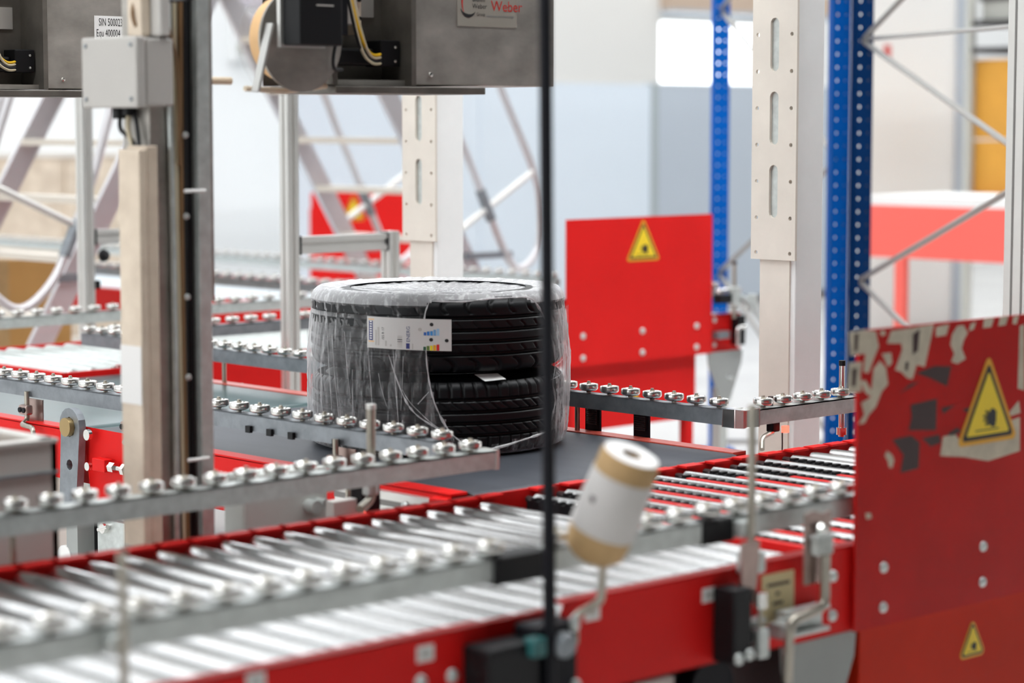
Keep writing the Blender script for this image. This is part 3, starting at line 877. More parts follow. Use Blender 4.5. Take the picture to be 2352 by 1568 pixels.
# near end of the tyre belt: slotted aluminium side and red end plate
MB().box(3.272, 3.29, 3.70, 4.02, 0.690, 0.738).build('side_profile', 'alu', bA)
MB().box(3.270, 3.272, 3.70, 4.02, 0.708, 0.720).build('profile_groove', 'alu_slot', bA)
MB().box(3.266, 3.29, 3.640, 3.700, 0.672, 0.744).build('end_plate', 'red', bA, bevel=0.004)
bolts(bA, [(3.266, 3.67, 0.715), (3.27, 3.78, 0.714), (3.27, 3.74, 0.712)], 'x')
MB().box(3.278, 3.290, 3.72, 4.6, 0.628, 0.668).build('lower_rail', 'red', bA)
MB().box(3.276, 3.279, 3.72, 4.6, 0.634, 0.662).build('rail_groove', 'alu', bA)
# drive side details at the joint of the two belts
MB().plate([(0, 0), (0.22, 0.0), (0.26, 0.19), (0.02, 0.19)], [], (3.284, 4.78, 0.572), (0, 1, 0), (0, 0, 1), 0.008).build('tension_plate', 'red', bA, bevel=0.003)
tl = MB()
for zz in (0.682,):
    tl.box(3.252, 3.276, 4.90, 4.955, zz - 0.016, zz + 0.016)
tl.build('tension_block', 'red', bA, bevel=0.002)
MB().cyl((3.264, 4.80, 0.680), (3.264, 4.90, 0.680), 0.0065, 12).build('tension_screw', 'chrome', bA, smooth=True)
MB().cyl((3.264, 4.868, 0.680), (3.264, 4.890, 0.680), 0.0135, 6).cyl((3.264, 4.82, 0.680), (3.264, 4.834, 0.680), 0.0155, 6).build('hex_nut', 'chrome', bA)
MB().cyl((3.274, 4.80, 0.680), (3.262, 4.80, 0.680), 0.018, 14).build('washer', 'brass', bA, smooth=True)
for z_, r_ in ((0.752, 0.014), (0.672, 0.011)):
    MB().cyl((3.266, 4.985, z_), (3.256, 4.985, z_), r_, 12).build('screw_head', 'chrome', bA, smooth=True)
arm = [(0.0, 0.0), (0.075, 0.0), (0.062, 0.20)] + arc(0.022, 0.225, 0.045, 0, 180, 8) + [(-0.022, 0.20)]
hole1 = arc(0.022, 0.222, 0.026, 0, 315, 7)
hole2 = arc(0.024, 0.125, 0.014, 0, 315, 7)
MB().plate([(a, b) for a, b in arm], [hole1, hole2], (3.250, 5.03, 0.545), (0, 1, 0), (0, 0, 1), 0.020).build('lever_arm', 'galv_dark', bB)
MB().cyl((3.236, 5.052, 0.767), (3.262, 5.052, 0.767), 0.024, 16).build('pivot_bush', 'brass', bB, smooth=True)
MB().box(3.235, 3.29, 5.00, 5.05, 0.40, 0.545).build('lever_column', 'bracket_grey', bB)
MB().cyl((3.232, 5.06, 0.435), (3.240, 5.06, 0.435), 0.030, 18).build('gauge_dial', 'white', bB, smooth=True)
MB().box(3.228, 3.234, 5.035, 5.043, 0.398, 0.403).build('indicator_lamp', 'led_g', bB)
MB().box(3.262, 3.284, 4.83, 4.95, 0.38, 0.545).build('bearing_plate', 'galv', bA)
for zz in (0.525, 0.450):
    MB().cyl((3.262, 4.91, zz), (3.248, 4.91, zz), 0.013, 12).cyl((3.252, 4.89, zz + 0.006), (3.252, 4.93, zz - 0.006), 0.006, 8).build('wing_bolt', 'chrome', bA, smooth=True)
MB().box(3.285, 3.30, 4.955, 5.0, 0.36, 0.56).build('gap_shade_plate', 'black', bA)  # black sheet painting the shade of the open gap beside the bearing plate
# grey motor cover, black sensor block with red lamp
mc = thing('motor_cover', 'light grey motor cover box beside the tyre belt', 'cover', (3.04, 3.95, 0))
MB().box(2.880, 3.10, 3.83, 3.905, 0.30, 0.814).build('housing', 'cover', mc, bevel=0.008)
MB().box(2.90, 3.08, 3.84, 3.90, 0.0, 0.30).build('stand', 'galv_dark', mc)
MB().cyl((3.045, 3.83, 0.735), (3.045, 3.80, 0.735), 0.014, 14).cyl((3.07, 3.83, 0.74), (3.07, 3.80, 0.74), 0.010, 12).build('locking_knob', 'galv', mc, smooth=True)
ps = thing('photo_sensor', 'black photo sensor with a glowing red lamp beside the grey cover', 'sensor', (3.11, 3.72, 0))
MB().box(3.085, 3.135, 3.70, 3.74, 0.66, 0.80).build('sensor_body', 'black', ps, bevel=0.004)
MB().box(3.02, 3.085, 3.715, 3.74, 0.64, 0.76).build('sensor_mount', 'crate', ps, bevel=0.003)
MB().box(3.06, 3.10, 3.715, 3.745, 0.0, 0.66).build('stand', 'galv_dark', ps)
MB().lathe([(0.0001, 0.006), (0.004, 0.005), (0.006, 0)], (3.089, 3.699, 0.728), 10, ax=(0, -1, 0)).build('red_lamp', 'led', ps, smooth=True)
# open sheet metal bin at the left
cb = thing('sheet_metal_bin', 'open warm-grey sheet metal bin at the left edge', 'bin', (2.0, 3.9, 0))
b = MB()
bx0, bx1, by0, by1, bz = 1.55, 2.378, 3.74, 4.14, 0.945
for a in ((bx0, bx1, by0, by0 + 0.012), (bx0, bx1, by1 - 0.012, by1), (bx0, bx0 + 0.012, by0, by1), (bx1 - 0.012, bx1, by0, by1)):
    b.box(a[0], a[1], a[2], a[3], 0.0, bz)
b.build('wall_sheet', 'crate', cb)
b = MB()
for a in ((bx0, bx1, by0 - 0.004, by0 + 0.03), (bx0, bx1, by1 - 0.03, by1 + 0.004), (bx0, bx0 + 0.03, by0, by1), (bx1 - 0.03, bx1 + 0.004, by0, by1)):
    b.box(a[0], a[1], a[2], a[3], bz - 0.004, bz + 0.004)
b.build('rim', 'crate', cb, bevel=0.001)
MB().box(bx0 + 0.012, bx1 - 0.012, by0 + 0.012, by1 - 0.012, 0.84, 0.86).build('liner', 'crate_in', cb)
MB().box(bx0 - 0.003, bx1 + 0.003, by0 - 0.004, by0, 0.884, 0.889).build('seam', 'galv_dark', cb)

# feeder rollers behind the teal belt (axis across, along X)
fd = thing('roller_conveyor', 'narrow feeder of bright rollers left of the rear conveyor', 'conveyor', (3.63, 6.9, 0))
RF = roller_proto('roller', 0.024, 0.60, 'x')
y = 6.21
while y < 7.9:
    inst(RF, fd, (3.325, y, ZR - 0.026), 'roller'); y += 0.08
MB().box(3.945, 3.960, 6.17, 7.9, 0.62, 0.764).build('side_plate', 'red', fd)
MB().box(3.290, 3.305, 6.17, 7.9, 0.62, 0.755).build('side_plate', 'red', fd)
for yy in (6.3, 7.7):
    for xx in (3.30, 3.95):
        MB().box(xx - 0.015, xx + 0.015, yy - 0.02, yy + 0.02, 0, 0.63).build('leg', 'cover', fd)

# ------------------------------------------------------------------ rear roller conveyor (along X at Y 6.2 .. 7.15)
rc = thing('roller_conveyor', 'rear roller conveyor with red side plate behind the tyres', 'conveyor', (5.6, 6.7, 0))
RR = roller_proto('roller', 0.026, 0.76, m='galv')
x = 4.03
while x < 7.25:
    inst(RR, rc, (x, 6.36, ZR - 0.026), 'roller'); x += 0.078
MB().box(3.965, 4.30, 6.165, 6.18, 0.66, 0.764).build('corner_plate', 'red', rc)
MB().box(4.27, 7.305, 6.335, 6.343, 0.600, 0.752).box(4.27, 7.305, 6.335, 6.36, 0.748, 0.752).build('side_plate', 'red', rc)
MB().box(3.97, 7.305, 7.13, 7.138, 0.600, 0.752).build('side_plate', 'red', rc)
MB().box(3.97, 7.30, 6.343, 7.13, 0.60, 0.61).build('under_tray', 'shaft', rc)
hanger(rc, 7.205, 6.334, 0.600)
hanger(rc, 4.6, 6.334, 0.600)
for x in (4.4, 7.2):
    MB().box(x - 0.03, x + 0.03, 7.09, 7.13, 0, 0.6).build('leg', 'cover', rc)
bolts(rc, [(7.145, 6.335, 0.73), (7.145, 6.335, 0.63), (7.28, 6.335, 0.63)])
# brackets at its right end
rb = thing('sensor_bracket', 'small rod bracket with black block at the end of the rear conveyor', 'bracket', (7.24, 6.30, 0.6))
rod(rb, [(7.225, 6.30, 0.96), (7.225, 6.30, 0.735)], 0.0085)
MB().cyl((7.225, 6.30, 0.955), (7.225, 6.30, 0.968), 0.010, 10).build('rod_cap', 'shaft', rb)
MB().box(7.13, 7.20, 6.29, 6.33, 0.80, 0.835).build('dark_block', 'black', rb)
MB().box(7.205, 7.25, 6.285, 6.315, 0.79, 0.865).build('rod_clamp', 'galv', rb, bevel=0.005)
for k in (7.15, 7.18, 7.25):
    MB().lathe([(0.0001, 0.018), (0.015, 0.018), (0.019, 0.012), (0.019, 0.0)], (k, 6.31, 0.842), 14).build('skate_wheel', 'chrome', rb, smooth=True)
rod(rb, [(7.24, 6.29, 0.83), (7.30, 6.28, 0.80), (7.33, 6.27, 0.75), (7.36, 6.25, 0.70)], 0.009, 'galv')
MB().box(7.245, 7.285, 6.29, 6.333, 0.625, 0.745).build('sensor_body', 'black', rb)
rod(rb, [(7.27, 6.28, 0.70), (7.225, 6.28, 0.70), (7.225, 6.28, 0.62)], 0.008, 'chrome')
MB().box(7.13, 7.20, 6.30, 6.333, 0.655, 0.685).build('slotted_channel', 'galv_dark', rb)
MB().box(7.30, 7.34, 6.27, 6.30, 0.76, 0.83).build('end_block', 'galv', rb, bevel=0.004)

gm = thing('guard_panel', 'bright red guard panel with yellow sign behind the tyres', 'panel', (6.7, 6.32, 0))
MB().plate([(0, 0), (0.826, 0.0), (0.826, 0.562), (0, 0.562)], [], (6.284, 6.326, 0.600), (1, 0, 0), (0, 0, 1), 0.006).build('panel_sheet', 'red', gm, bevel=0.001)
warning_sign(gm, (6.705, 6.3195, 0.998), (1, 0, 0), (0, 0, 1), (0, -1, 0), 0.168)
bolts(gm, [(6.372, 6.320, 0.715), (6.372, 6.320, 0.630), (6.703, 6.320, 0.715), (6.703, 6.320, 0.630), (7.02, 6.320, 0.715), (7.02, 6.320, 0.630)], s=1.25)
gm2 = thing('guard_panel', 'plain red lower panel under the bright red guard panel', 'panel', (6.7, 6.36, 0))
MB().box(6.345, 7.055, 6.355, 6.361, 0.34, 0.598).build('panel_sheet', 'red', gm2, bevel=0.001)
for x in (6.37, 7.03):
    MB().box(x - 0.02, x + 0.02, 6.361, 6.40, 0.0, 0.598).build('panel_post', 'red', gm2)
warning_sign(gm2, (6.70, 6.355, 0.405), (1, 0, 0), (0, 0, 1), (0, -1, 0), 0.08)
gf = thing('guard_panel', 'distant blurred red panel with yellow sign beyond the stairs', 'panel', (9.3, 11.2, 0))
MB().box(8.95, 9.95, 11.20, 11.206, 0.55, 1.10).build('panel_sheet', 'red', gf)
warning_sign(gf, (9.28, 11.20, 0.93), (1, 0, 0), (0, 0, 1), (0, -1, 0), 0.16)
for x in (9.0, 9.9):
    MB().box(x - 0.025, x + 0.025, 11.206, 11.25, 0.0, 1.0).build('panel_post', 'red', gf)

# ------------------------------------------------------------------ tyres
TC = (3.83, 4.30)
CAMANG = math.radians(-133.5)
def make_tyre(label, z0, H, R, kind, rot):
    t = thing('tyre', label, 'tyre', (TC[0], TC[1], z0), 'stacked tyres on the belt')
    n_t, rb_ = 720, 0.215
    # tread band
    nz = 76
    zz = np.linspace(0.012, H - 0.012, nz)
    th = np.linspace(0, 2 * np.pi, n_t, endpoint=False)
    T, ZZ = np.meshgrid(th, zz, indexing='ij')
    w = (ZZ - H / 2) / (H / 2)
    r = R - 0.006 * np.abs(w) ** 2 - 0.030 * np.clip((np.abs(w) - 0.66) / 0.34, 0, 1) ** 2.2
    s = ZZ / H
    def groove(u, c, hw, depth):
        return depth * np.clip((hw - np.abs(u - c)) / (hw * 0.35), 0, 1)
    g = np.zeros_like(r)
    for c in (0.28, 0.43, 0.57, 0.72):
        g = np.maximum(g, groove(s, c, 0.024, 0.0085))
    if kind == 'a':
        # shoulder: curved comma shaped sipes
        N = 34
        for lo, hi, sg in ((0.76, 0.97, 1), (0.03, 0.24, -1)):
            q = (s - lo) / (hi - lo)
            ph = (T * N / (2 * np.pi) + sg * 0.75 * np.sqrt(np.clip(1 - (q - 0.45) ** 2 * 3, 0, 1))) % 1.0
            g = np.maximum(g, np.where((q > 0.02) & (q < 0.98), groove(ph, 0.5, 0.10, 0.006), 0))
        for lo, hi in ((0.30, 0.41), (0.59, 0.70)):
            q = (s - lo) / (hi - lo)
            ph = (T * 46 / (2 * np.pi) + 0.5 * q) % 1.0
            g = np.maximum(g, np.where((q > 0.0) & (q < 0.75), groove(ph, 0.5, 0.07, 0.004), 0))
    else:
        for lo, hi, sk in ((0.75, 0.99, 0.08), (0.01, 0.25, -0.08)):
            q = (s - lo) / (hi - lo)
            ph = (T * 64 / (2 * np.pi) + sk * q) % 1.0
            g = np.maximum(g, np.where((q > 0.0) & (q < 1), groove(ph, 0.5, 0.115, 0.0065), 0))
        for lo, hi in ((0.305, 0.41), (0.59, 0.70)):
            q = (s - lo) / (hi - lo)
            ph = (T * 64 / (2 * np.pi) + 0.9 * q) % 1.0
            g = np.maximum(g, np.where((q > 0.05) & (q < 1), groove(ph, 0.5, 0.09, 0.0045), 0))
    r = r - g
    co = np.stack([r * np.cos(T + rot), r * np.sin(T + rot), ZZ], -1).reshape(-1, 3)
    i = np.arange(n_t)[:, None]
    j = np.arange(nz - 1)[None, :]
    i2 = (i + 1) % n_t
    f = np.stack([i * nz + j, i2 * nz + j, i2 * nz + j + 1, i * nz + j + 1], -1).reshape(-1, 4)
    me = bpy.data.meshes.new('tread')
    me.vertices.add(len(co)); me.vertices.foreach_set('co', co.ravel())
    me.loops.add(f.size); me.loops.foreach_set('vertex_index', f.ravel())
    me.polygons.add(len(f)); me.polygons.foreach_set('loop_start', np.arange(len(f)) * 4)
    me.polygons.foreach_set('use_smooth', np.ones(len(f), bool))
    me.update(); me.validate()
    me.materials.append(M['rubber'])
    tr_ = bpy.data.objects.new('tread', me)
    COL.objects.link(tr_); tr_.parent = t; ORG[tr_.name] = ORG[t.name]
    # sidewalls and inner liner
    rs = R - 0.036
    prof = [(rs, 0.014), (rs - 0.02, 0.004), (rs - 0.06, 0.0), (rb_ + 0.02, 0.008), (rb_, 0.022), (rb_ + 0.01, 0.035), (rs - 0.02, 0.03), (R - 0.03, H / 2), (rs - 0.02, H - 0.03), (rb_ + 0.01, H - 0.035), (rb_, H - 0.022), (rb_ + 0.02, H - 0.008), (rs - 0.06, H), (rs - 0.02, H - 0.004), (rs, H - 0.014)]
    MB().lathe(prof, (TC[0], TC[1], z0), 72).build('sidewall', 'rubber', t, smooth=True, ang=60)
    return t
T1 = make_tyre('lower black tyre standing on the grey belt', 0.7505, 0.190, 0.312, 'b', 0.1)
T2 = make_tyre('upper black tyre wrapped in film, on top of the other', 0.9415, 0.192, 0.312, 'a', 0.55)

def onc(R):
    """map an angle from the camera-facing side (deg) and height to a point on the stack's cylinder"""
    return lambda a, z: V(TC[0] + R * math.cos(CAMANG + math.radians(a)), TC[1] + R * math.sin(CAMANG + math.radians(a)), z)
# energy label on the upper tyre: 220 x 74 mm, laid round the tread
LW, LH, LR_ = 0.205, 0.0735, 0.3232
def lab(x, y, lift=0.0):
    a = -29.0 + x / LR_ * 57.2958
    z = 1.0105 + y - x * 0.026
    rr = LR_ + lift
    return V(TC[0] + rr * math.cos(CAMANG + math.radians(a)), TC[1] + rr * math.sin(CAMANG + math.radians(a)), z)
def lab_patch(x0, x1, y0, y1, m, name, parent, lift, n=1):
    mb = MB()
    for i in range(n):
        a, b_ = x0 + (x1 - x0) * i / n, x0 + (x1 - x0) * (i + 1) / n
        mb.quad(lab(a, y0, lift), lab(b_, y0, lift), lab(b_, y1, lift), lab(a, y1, lift))
    return mb.build(name, m, parent)
M['label_paper'] = mat('label_paper', (0.60, 0.59, 0.57), 0.6)
pl = lab_patch(0, LW, 0, LH, 'label_paper', 'energy_label', T2, 0.0, 28)
pl['label'] = 'white paper energy label with blue and rainbow bars'
sx = lambda p: (p - 135) / (2150 - 135) * LW
sy = lambda p: LH - (p - 270) / (1010 - 270) * LH
lab_patch(sx(185), sx(285), sy(830), sy(370), 'inkblue', 'logo_band', pl, 0.0003, 2)
for k in range(8):
    yk = sy(800 - k * 56)
    lab_patch(sx(210), sx(262), yk, yk + 0.0032, 'white', 'logo_letter', pl, 0.0005, 1)
for y0_, y1_ in ((350, 322), (870, 842)):
    lab_patch(sx(170), sx(325), sy(y0_), sy(y1_), 'kraft', 'orange_line', pl, 0.0003, 3)
def lab_text(body, size, x, y, m):
    a, f = text2d(body, size)
    mb = MB(); mb.v = [lab(x - p[1], y + p[0], 0.0004) for p in a]; mb.f = f
    return mb.build('print_text', m, pl)
lab_text('ENERG', 0.0120, sx(1195), sy(830), 'inkblue')
lab_text('/55 R 17', 0.0085, sx(575), sy(800), 'ink')
lab_patch(sx(1105), sx(1190), sy(985), sy(855), 'inkblue', 'flag_block', pl, 0.0003, 2)
for x0_, x1_, a_, b_ in ((350, 385, 940, 580), (410, 455, 940, 510), (600, 640, 950, 820), (720, 760, 950, 900), (1245, 1270, 990, 860)):
    lab_patch(sx(x0_), sx(x1_), sy(a_), sy(b_), 'greyplastic', 'print_line', pl, 0.0003, 1)
for k in range(7):
    lab_patch(sx(900), sx(1015), sy(955 - k * 42), sy(940 - k * 42 - (k % 3) * 7), 'ink' if k in (3, 4) else 'greyplastic', 'barcode_bar', pl, 0.0003, 1)
for k, (m_, hgt) in enumerate((('b1', 75), ('b2', 95), ('b3', 105), ('b4', 140), ('b5', 165))):
    lab_patch(sx(1515 + k * 74), sx(1575 + k * 74), sy(655), sy(655 - hgt), m_, 'blue_bar', pl, 0.0003, 1)
for k, (m_, hgt) in enumerate((('g1', 85), ('g2', 105), ('g3', 115), ('g4', 130), ('g5', 145))):
    lab_patch(sx(1505 + k * 76), sx(1568 + k * 76), sy(1005), sy(1005 - hgt), m_, 'rating_bar', pl, 0.0003, 1)
for cx_, cy_ in ((1695, 395), (1685, 752), (2040, 765), (1430, 520)):
    mb = MB()
    ctr = len(mb.v)
    mb.v += [lab(sx(cx_) + 0.0046 * math.cos(t * 0.524), sy(cy_) + 0.0042 * math.sin(t * 0.524), 0.0004) for t in range(12)]
    mb.f = [tuple(range(12))]
    mb.build('round_pictogram', 'ink' if cx_ > 1500 else 'greyplastic', pl)
# slip of paper on the shoulder of the lower tyre
q = onc(0.300)
mb = MB()
c1 = [onc(0.2790)(19.5, 0.9445), onc(0.2790)(32, 0.9445), onc(0.3080)(33.0, 0.933), onc(0.3100)(22.5, 0.931)]
mb.quad(*c1)
sl = mb.build('paper_slip', 'white', T1)
sl['label'] = 'small white paper slip on the tyre shoulder'

# ------------------------------------------------------------------ stretch film round the stack
fl = thing('stretch_film', 'torn clear stretch film wrapped around the two stacked tyres', 'film', (TC[0], TC[1], 0.7505))
prof = []
for i in range(5):
    prof.append((0.285 + 0.028 * (i / 5) ** 0.5, 0.754 + 0.002 * i))
for i in range(38):
    u = i / 37
    prof.append((0.3170 + 0.0035 * math.sin(u * 3.1) - 0.010 * max(0, u - 0.62) / 0.38 - 0.004 * max(0, 0.1 - u) / 0.1, 0.764 + u * 0.338))
for i in range(1, 9):
    a = i / 8 * math.pi / 2
    prof.append((0.2790 + 0.0315 * math.cos(a), 1.102 + 0.0375 * math.sin(a)))
for i in range(1, 11):
    prof.append((0.279 * (1 - i / 10.0) + 0.0005, 1.1395 - 0.020 * (i / 10.0) ** 0.6))
NT = 360
mb = MB()
P_ = len(prof)
arcz = [0.0]
for a, b_ in zip(prof, prof[1:]):
    arcz.append(arcz[-1] + math.hypot(b_[0] - a[0], b_[1] - a[1]))
topf = []
def edge_lo(z):   # left edge of the tear, degrees from the camera side
    pts = [(0.75, 22), (0.775, 16), (0.80, 9), (0.823, 5.7), (0.879, 0.6), (0.94, -2.1), (1.011, -3.3), (1.082, -3.8), (1.123, -2.0), (1.2, -2)]
    return float(np.interp(z, [p[0] for p in pts], [p[1] for p in pts]))
def edge_hi(z):
    pts = [(0.75, 57), (0.787, 58), (0.828, 60.2), (0.868, 63.1), (0.912, 61), (0.952, 63), (0.995, 61.7), (1.039, 57.9), (1.082, 52.2), (1.11, 48), (1.126, 44), (1.2, 40)]
    return float(np.interp(z, [p[0] for p in pts], [p[1] for p in pts]))
def top_edge(a):
    return float(np.interp(a, [-4, 11.6, 23, 35.5, 45.2, 52], [1.116, 1.118, 1.122, 1.124, 1.118, 1.08]))
def bot_edge(a):
    return float(np.interp(a, [5, 26.9, 40.2, 52.4, 60], [0.765, 0.774, 0.787, 0.796, 0.800]))
ang_l = [(-180 + 360 * i / NT) for i in range(NT)]
for i in range(NT):
    a = ang_l[i]
    t = CAMANG + math.radians(a)
    for j, (r_, z) in enumerate(prof):
        s_ = arcz[j]
        nv = noise.noise(V(math.cos(t) * 7, math.sin(t) * 7, s_ * 4 + 3))
        n2 = noise.noise(V(math.cos(t) * 26 + s_ * 6, math.sin(t) * 26, s_ * 3))
        n3 = abs(noise.noise(V(math.cos(t) * 12 + s_ * 10, math.sin(t) * 12 - s_ * 8, s_ * 6 + 9)))
        amp = 1.0 if 0.77 < z < 1.11 else 0.6
        rr = r_ + amp * (0.0018 * nv + 0.0016 * n2 + 0.0030 * max(0, 0.16 - n3) / 0.16 * 0.8)
        zz = z
        if r_ < 0.29 and z > 1.0:
            zz = z + 0.0025 * n2 + 0.0025 * nv - 0.002
            rr = r_
        # film bulges where it hangs free at the right
        if 58 < a < 110 and z < 1.1:
            rr += 0.004 * math.sin((z - 0.76) / 0.34 * math.pi)
        mb.v.append(V(TC[0] + rr * math.cos(t), TC[1] + rr * math.sin(t), zz))
for i in range(NT):
    i2 = (i + 1) % NT
    for j in range(P_ - 1):
        a = ang_l[i] + 0.5
        r_, z = prof[j]
        wob = 1.2 * noise.noise(V(z * 40, a * 0.1, 1.0))
        if edge_lo(z) + wob < a < edge_hi(z) + wob and bot_edge(a) < z < top_edge(a) and r_ > 0.27:
            continue
        (mb.f if j < 43 else topf).append((i * P_ + j, i2 * P_ + j, i2 * P_ + j + 1, i * P_ + j + 1))
mt = MB(); mt.v = mb.v; mt.f = topf
mt.build('film_top_layer', 'film_top', fl, smooth=True, ang=80)
mb.build('film_sheet', 'film', fl, smooth=True, ang=80)
# second layer, only the left part and the top corner
def rope(pts, r0, name='film_fold', m='film_rope', R=0.3205, k=6):
    p = smoothpath([onc(R)(a, z) for a, z in pts], k)
    rs = [r0 * (0.25 + 1.6 * abs(noise.noise(V(i * 0.31, r0 * 900, 2)))) for i in range(len(p))]
    return MB().tube(p, r0, 6, rs).build(name, m, fl, smooth=True)
rope([(-2, 1.118), (-3.8, 1.082), (-3.3, 1.011), (-2.1, 0.94), (0.6, 0.879), (5.7, 0.823), (12, 0.79), (22, 0.768)], 0.0030)
rope([(-19.2, 0.994), (-15.1, 0.929), (-11.3, 0.883), (-6.7, 0.853), (1.5, 0.823)], 0.0032)
rope([(-13.5, 0.915), (-10.5, 0.888), (-6.0, 0.862), (0, 0.832), (5.7, 0.815)], 0.0022)
rope([(-6.7, 0.881), (-2.1, 0.91)], 0.0016)
rope([(14, 0.770), (26.9, 0.774), (40.2, 0.787), (52.4, 0.796), (60, 0.803)], 0.0040)
rope([(-2, 1.122), (11.6, 1.120), (23, 1.125), (35.5, 1.126), (45.2, 1.120), (52.2, 1.082), (57.9, 1.039), (61.7, 0.995), (63, 0.952), (61, 0.912), (63.1, 0.868), (60.2, 0.828), (58, 0.797)], 0.0030)
rope([(63, 0.952), (72, 0.965), (80, 0.99)], 0.0020)
rope([(58, 0.92), (70, 0.93), (78, 0.955)], 0.0020)
for k in range(13):
    a0 = -86 + 6.2 * k + random.uniform(-1.5, 1.5)
    z1 = random.uniform(0.95, 1.11)
    z0 = random.uniform(0.77, 0.9)
    if a0 > -8 and a0 < 63:
        continue
    da = random.uniform(-3, 6)
    rope([(a0, z1), (a0 + da * 0.4, (z1 + z0) / 2), (a0 + da, z0)], random.uniform(0.0006, 0.0011), k=5)
for a0 in (66, 70, 75, 79, 84):
    rope([(a0, 1.09), (a0 + 2, 0.95), (a0 - 3, 0.80)], 0.0013, k=5)
# film strands stretched from the lower left
rope([(-55, 0.83), (-46, 0.80), (-38, 0.785), (-25, 0.772), (-12, 0.768)], 0.0016)
rope([(-48, 0.80), (-38, 0.81), (-30, 0.795), (-22, 0.775)], 0.0012)

# ------------------------------------------------------------------ slotted gantry posts right of the belts
def slot2d(cx_, z0, z1, r, n=6):
    return arc(cx_, z0 + r, r, 180, 360, n) + arc(cx_, z1 - r, r, 0, 180, n)
def slotted_post(label, X, Y, beam_to):
    t = thing('gantry_post', label, 'post', (X + 0.05, Y, 0), 'slotted gantry posts')
    MB().box(X + 0.016, X + 0.125, Y - 0.066, Y + 0.050, 0.01, 2.62).build('column', 'post_white', t, bevel=0.003)
    MB().box(X + 0.010, X + 0.0158, Y - 0.050, Y + 0.052, 0.02, 2.6).build('front_strip', 'post_cream', t)
    pl_ = MB()
    w = 0.152
    pitch, sl = 0.1925, 0.140
    z = 1.171
    zc = z
    # bottom margin, then one cell per slot
    cells = [(1.171, 1.2595, None)]
    zz = 1.2595
    while zz < 2.45:
        cells.append((zz, zz + pitch, 1))
        zz += pitch
    for a, b_, sl_ in cells:
        outer = [(-w / 2, a), (w / 2, a), (w / 2, b_), (-w / 2, b_)]
        holes = []
        if sl_:
            holes.append(slot2d(0, a + 0.022, a + 0.022 + sl, 0.0145))
            for hz in (a + 0.022, a + 0.022 + pitch / 2):
                for sx_ in (-0.058, 0.058):
                    holes.append([(sx_ + 0.0058 * math.cos(k * 0.785), hz + 0.0058 * math.sin(k * 0.785)) for k in range(8)])
        else:
            for sx_ in (-0.058, 0.058):
                holes.append([(sx_ + 0.0058 * math.cos(k * 0.785), a + 0.018 + 0.0058 * math.sin(k * 0.785)) for k in range(8)])
        pl_.plate(outer, holes, (X, Y, 0), (0, -1, 0), (0, 0, 1), -0.008)
    pl_.build('slotted_plate', 'post_cream', t)
    MB().box(X + 0.0085, X + 0.0098, Y - 0.05, Y + 0.05, 1.2, 2.45).build('plate_backing', 'galv', t)
    if beam_to is not None:
        MB().box(beam_to, X + 0.12, Y - 0.05, Y + 0.03, 2.46, 2.54).build('cross_arm', 'alu', t)
    MB().box(X - 0.03, X + 0.17, Y - 0.11, Y + 0.09, 0, 0.015).build('base_plate', 'galv', t)
    return t
slotted_post('tall cream slotted post right of the tyres, the nearer one', 4.78, 4.035, 3.2)
slotted_post('tall cream slotted post directly behind the tyres, the farther one', 4.75, 5.42, 3.2)

# ------------------------------------------------------------------ aluminium profile posts
def profile(mb, x, y, z0, z1, s=0.045):
    """square extrusion with a T-slot on every face"""
    h, g, d = s / 2, 0.0045, 0.006
    out = []
    for k in range(4):
        c, sn = math.cos(k * math.pi / 2), math.sin(k * math.pi / 2)
        for px_, py_ in ((h, -h), (h, -g), (h - d, -g), (h - d, g), (h, g)):
            out.append((px_ * c - py_ * sn, px_ * sn + py_ * c))
    return mb.plate(out, [], (x, y, z0), (1, 0, 0), (0, 1, 0), z1 - z0)
ap = thing('profile_post', 'aluminium profile post with side rail behind the tyres', 'post', (4.75, 6.06, 0), 'aluminium profile posts')
profile(MB(), 4.755, 6.065, 0.0, 2.4).build('column', 'alu', ap)
hb = MB()
MB().bar((4.79, 6.065, 1.112), (5.155, 6.065, 1.112), 0.04, 0.018).bar((4.79, 6.065, 1.150), (5.155, 6.065, 1.150), 0.04, 0.018).bar((4.79, 6.065, 1.131), (5.155, 6.065, 1.131), 0.026, 0.03).build('side_rail', 'alu', ap)
MB().box(4.781, 4.789, 6.045, 6.085, 1.10, 1.162).build('end_cap', 'black', ap)
MB().box(5.155, 5.163, 6.045, 6.085, 1.10, 1.162).build('end_cap', 'black', ap)
profile(MB(), 5.186, 6.065, 0.0, 1.165).build('short_column', 'alu', ap)
ap2 = thing('profile_post', 'aluminium profile post left of the beige cable post', 'post', (4.735, 7.23, 0), 'aluminium profile posts')
profile(MB(), 4.735, 7.23, 0.0, 2.4).build('column', 'alu', ap2)
MB().bar((4.77, 7.23, 1.10), (5.15, 7.23, 1.10), 0.04, 0.016).bar((4.77, 7.23, 1.135), (5.15, 7.23, 1.135), 0.04, 0.016).bar((4.77, 7.23, 1.118), (5.15, 7.23, 1.118), 0.026, 0.03).build('side_rail', 'alu', ap2)
MB().box(4.762, 4.770, 7.21, 7.25, 1.088, 1.147).build('end_cap', 'black', ap2)
MB().box(4.757, 4.775, 7.20, 7.22, 0.93, 0.96).build('black_clip', 'black', ap2)
MB().lathe([(0.0001, 0.02), (0.02, 0.012), (0.024, 0)], (4.79, 7.20, 1.05), 12, ax=(0, -1, 0)).build('lock_knob', 'black', ap2, smooth=True)
profile(MB(), 5.17, 7.23, 0.0, 1.15).build('short_column', 'alu', ap2)
ap3 = thing('profile_post', 'wide aluminium profile post at the right edge behind the worn panel', 'post', (5.44, 3.74, 0), 'aluminium profile posts')
m3 = MB()
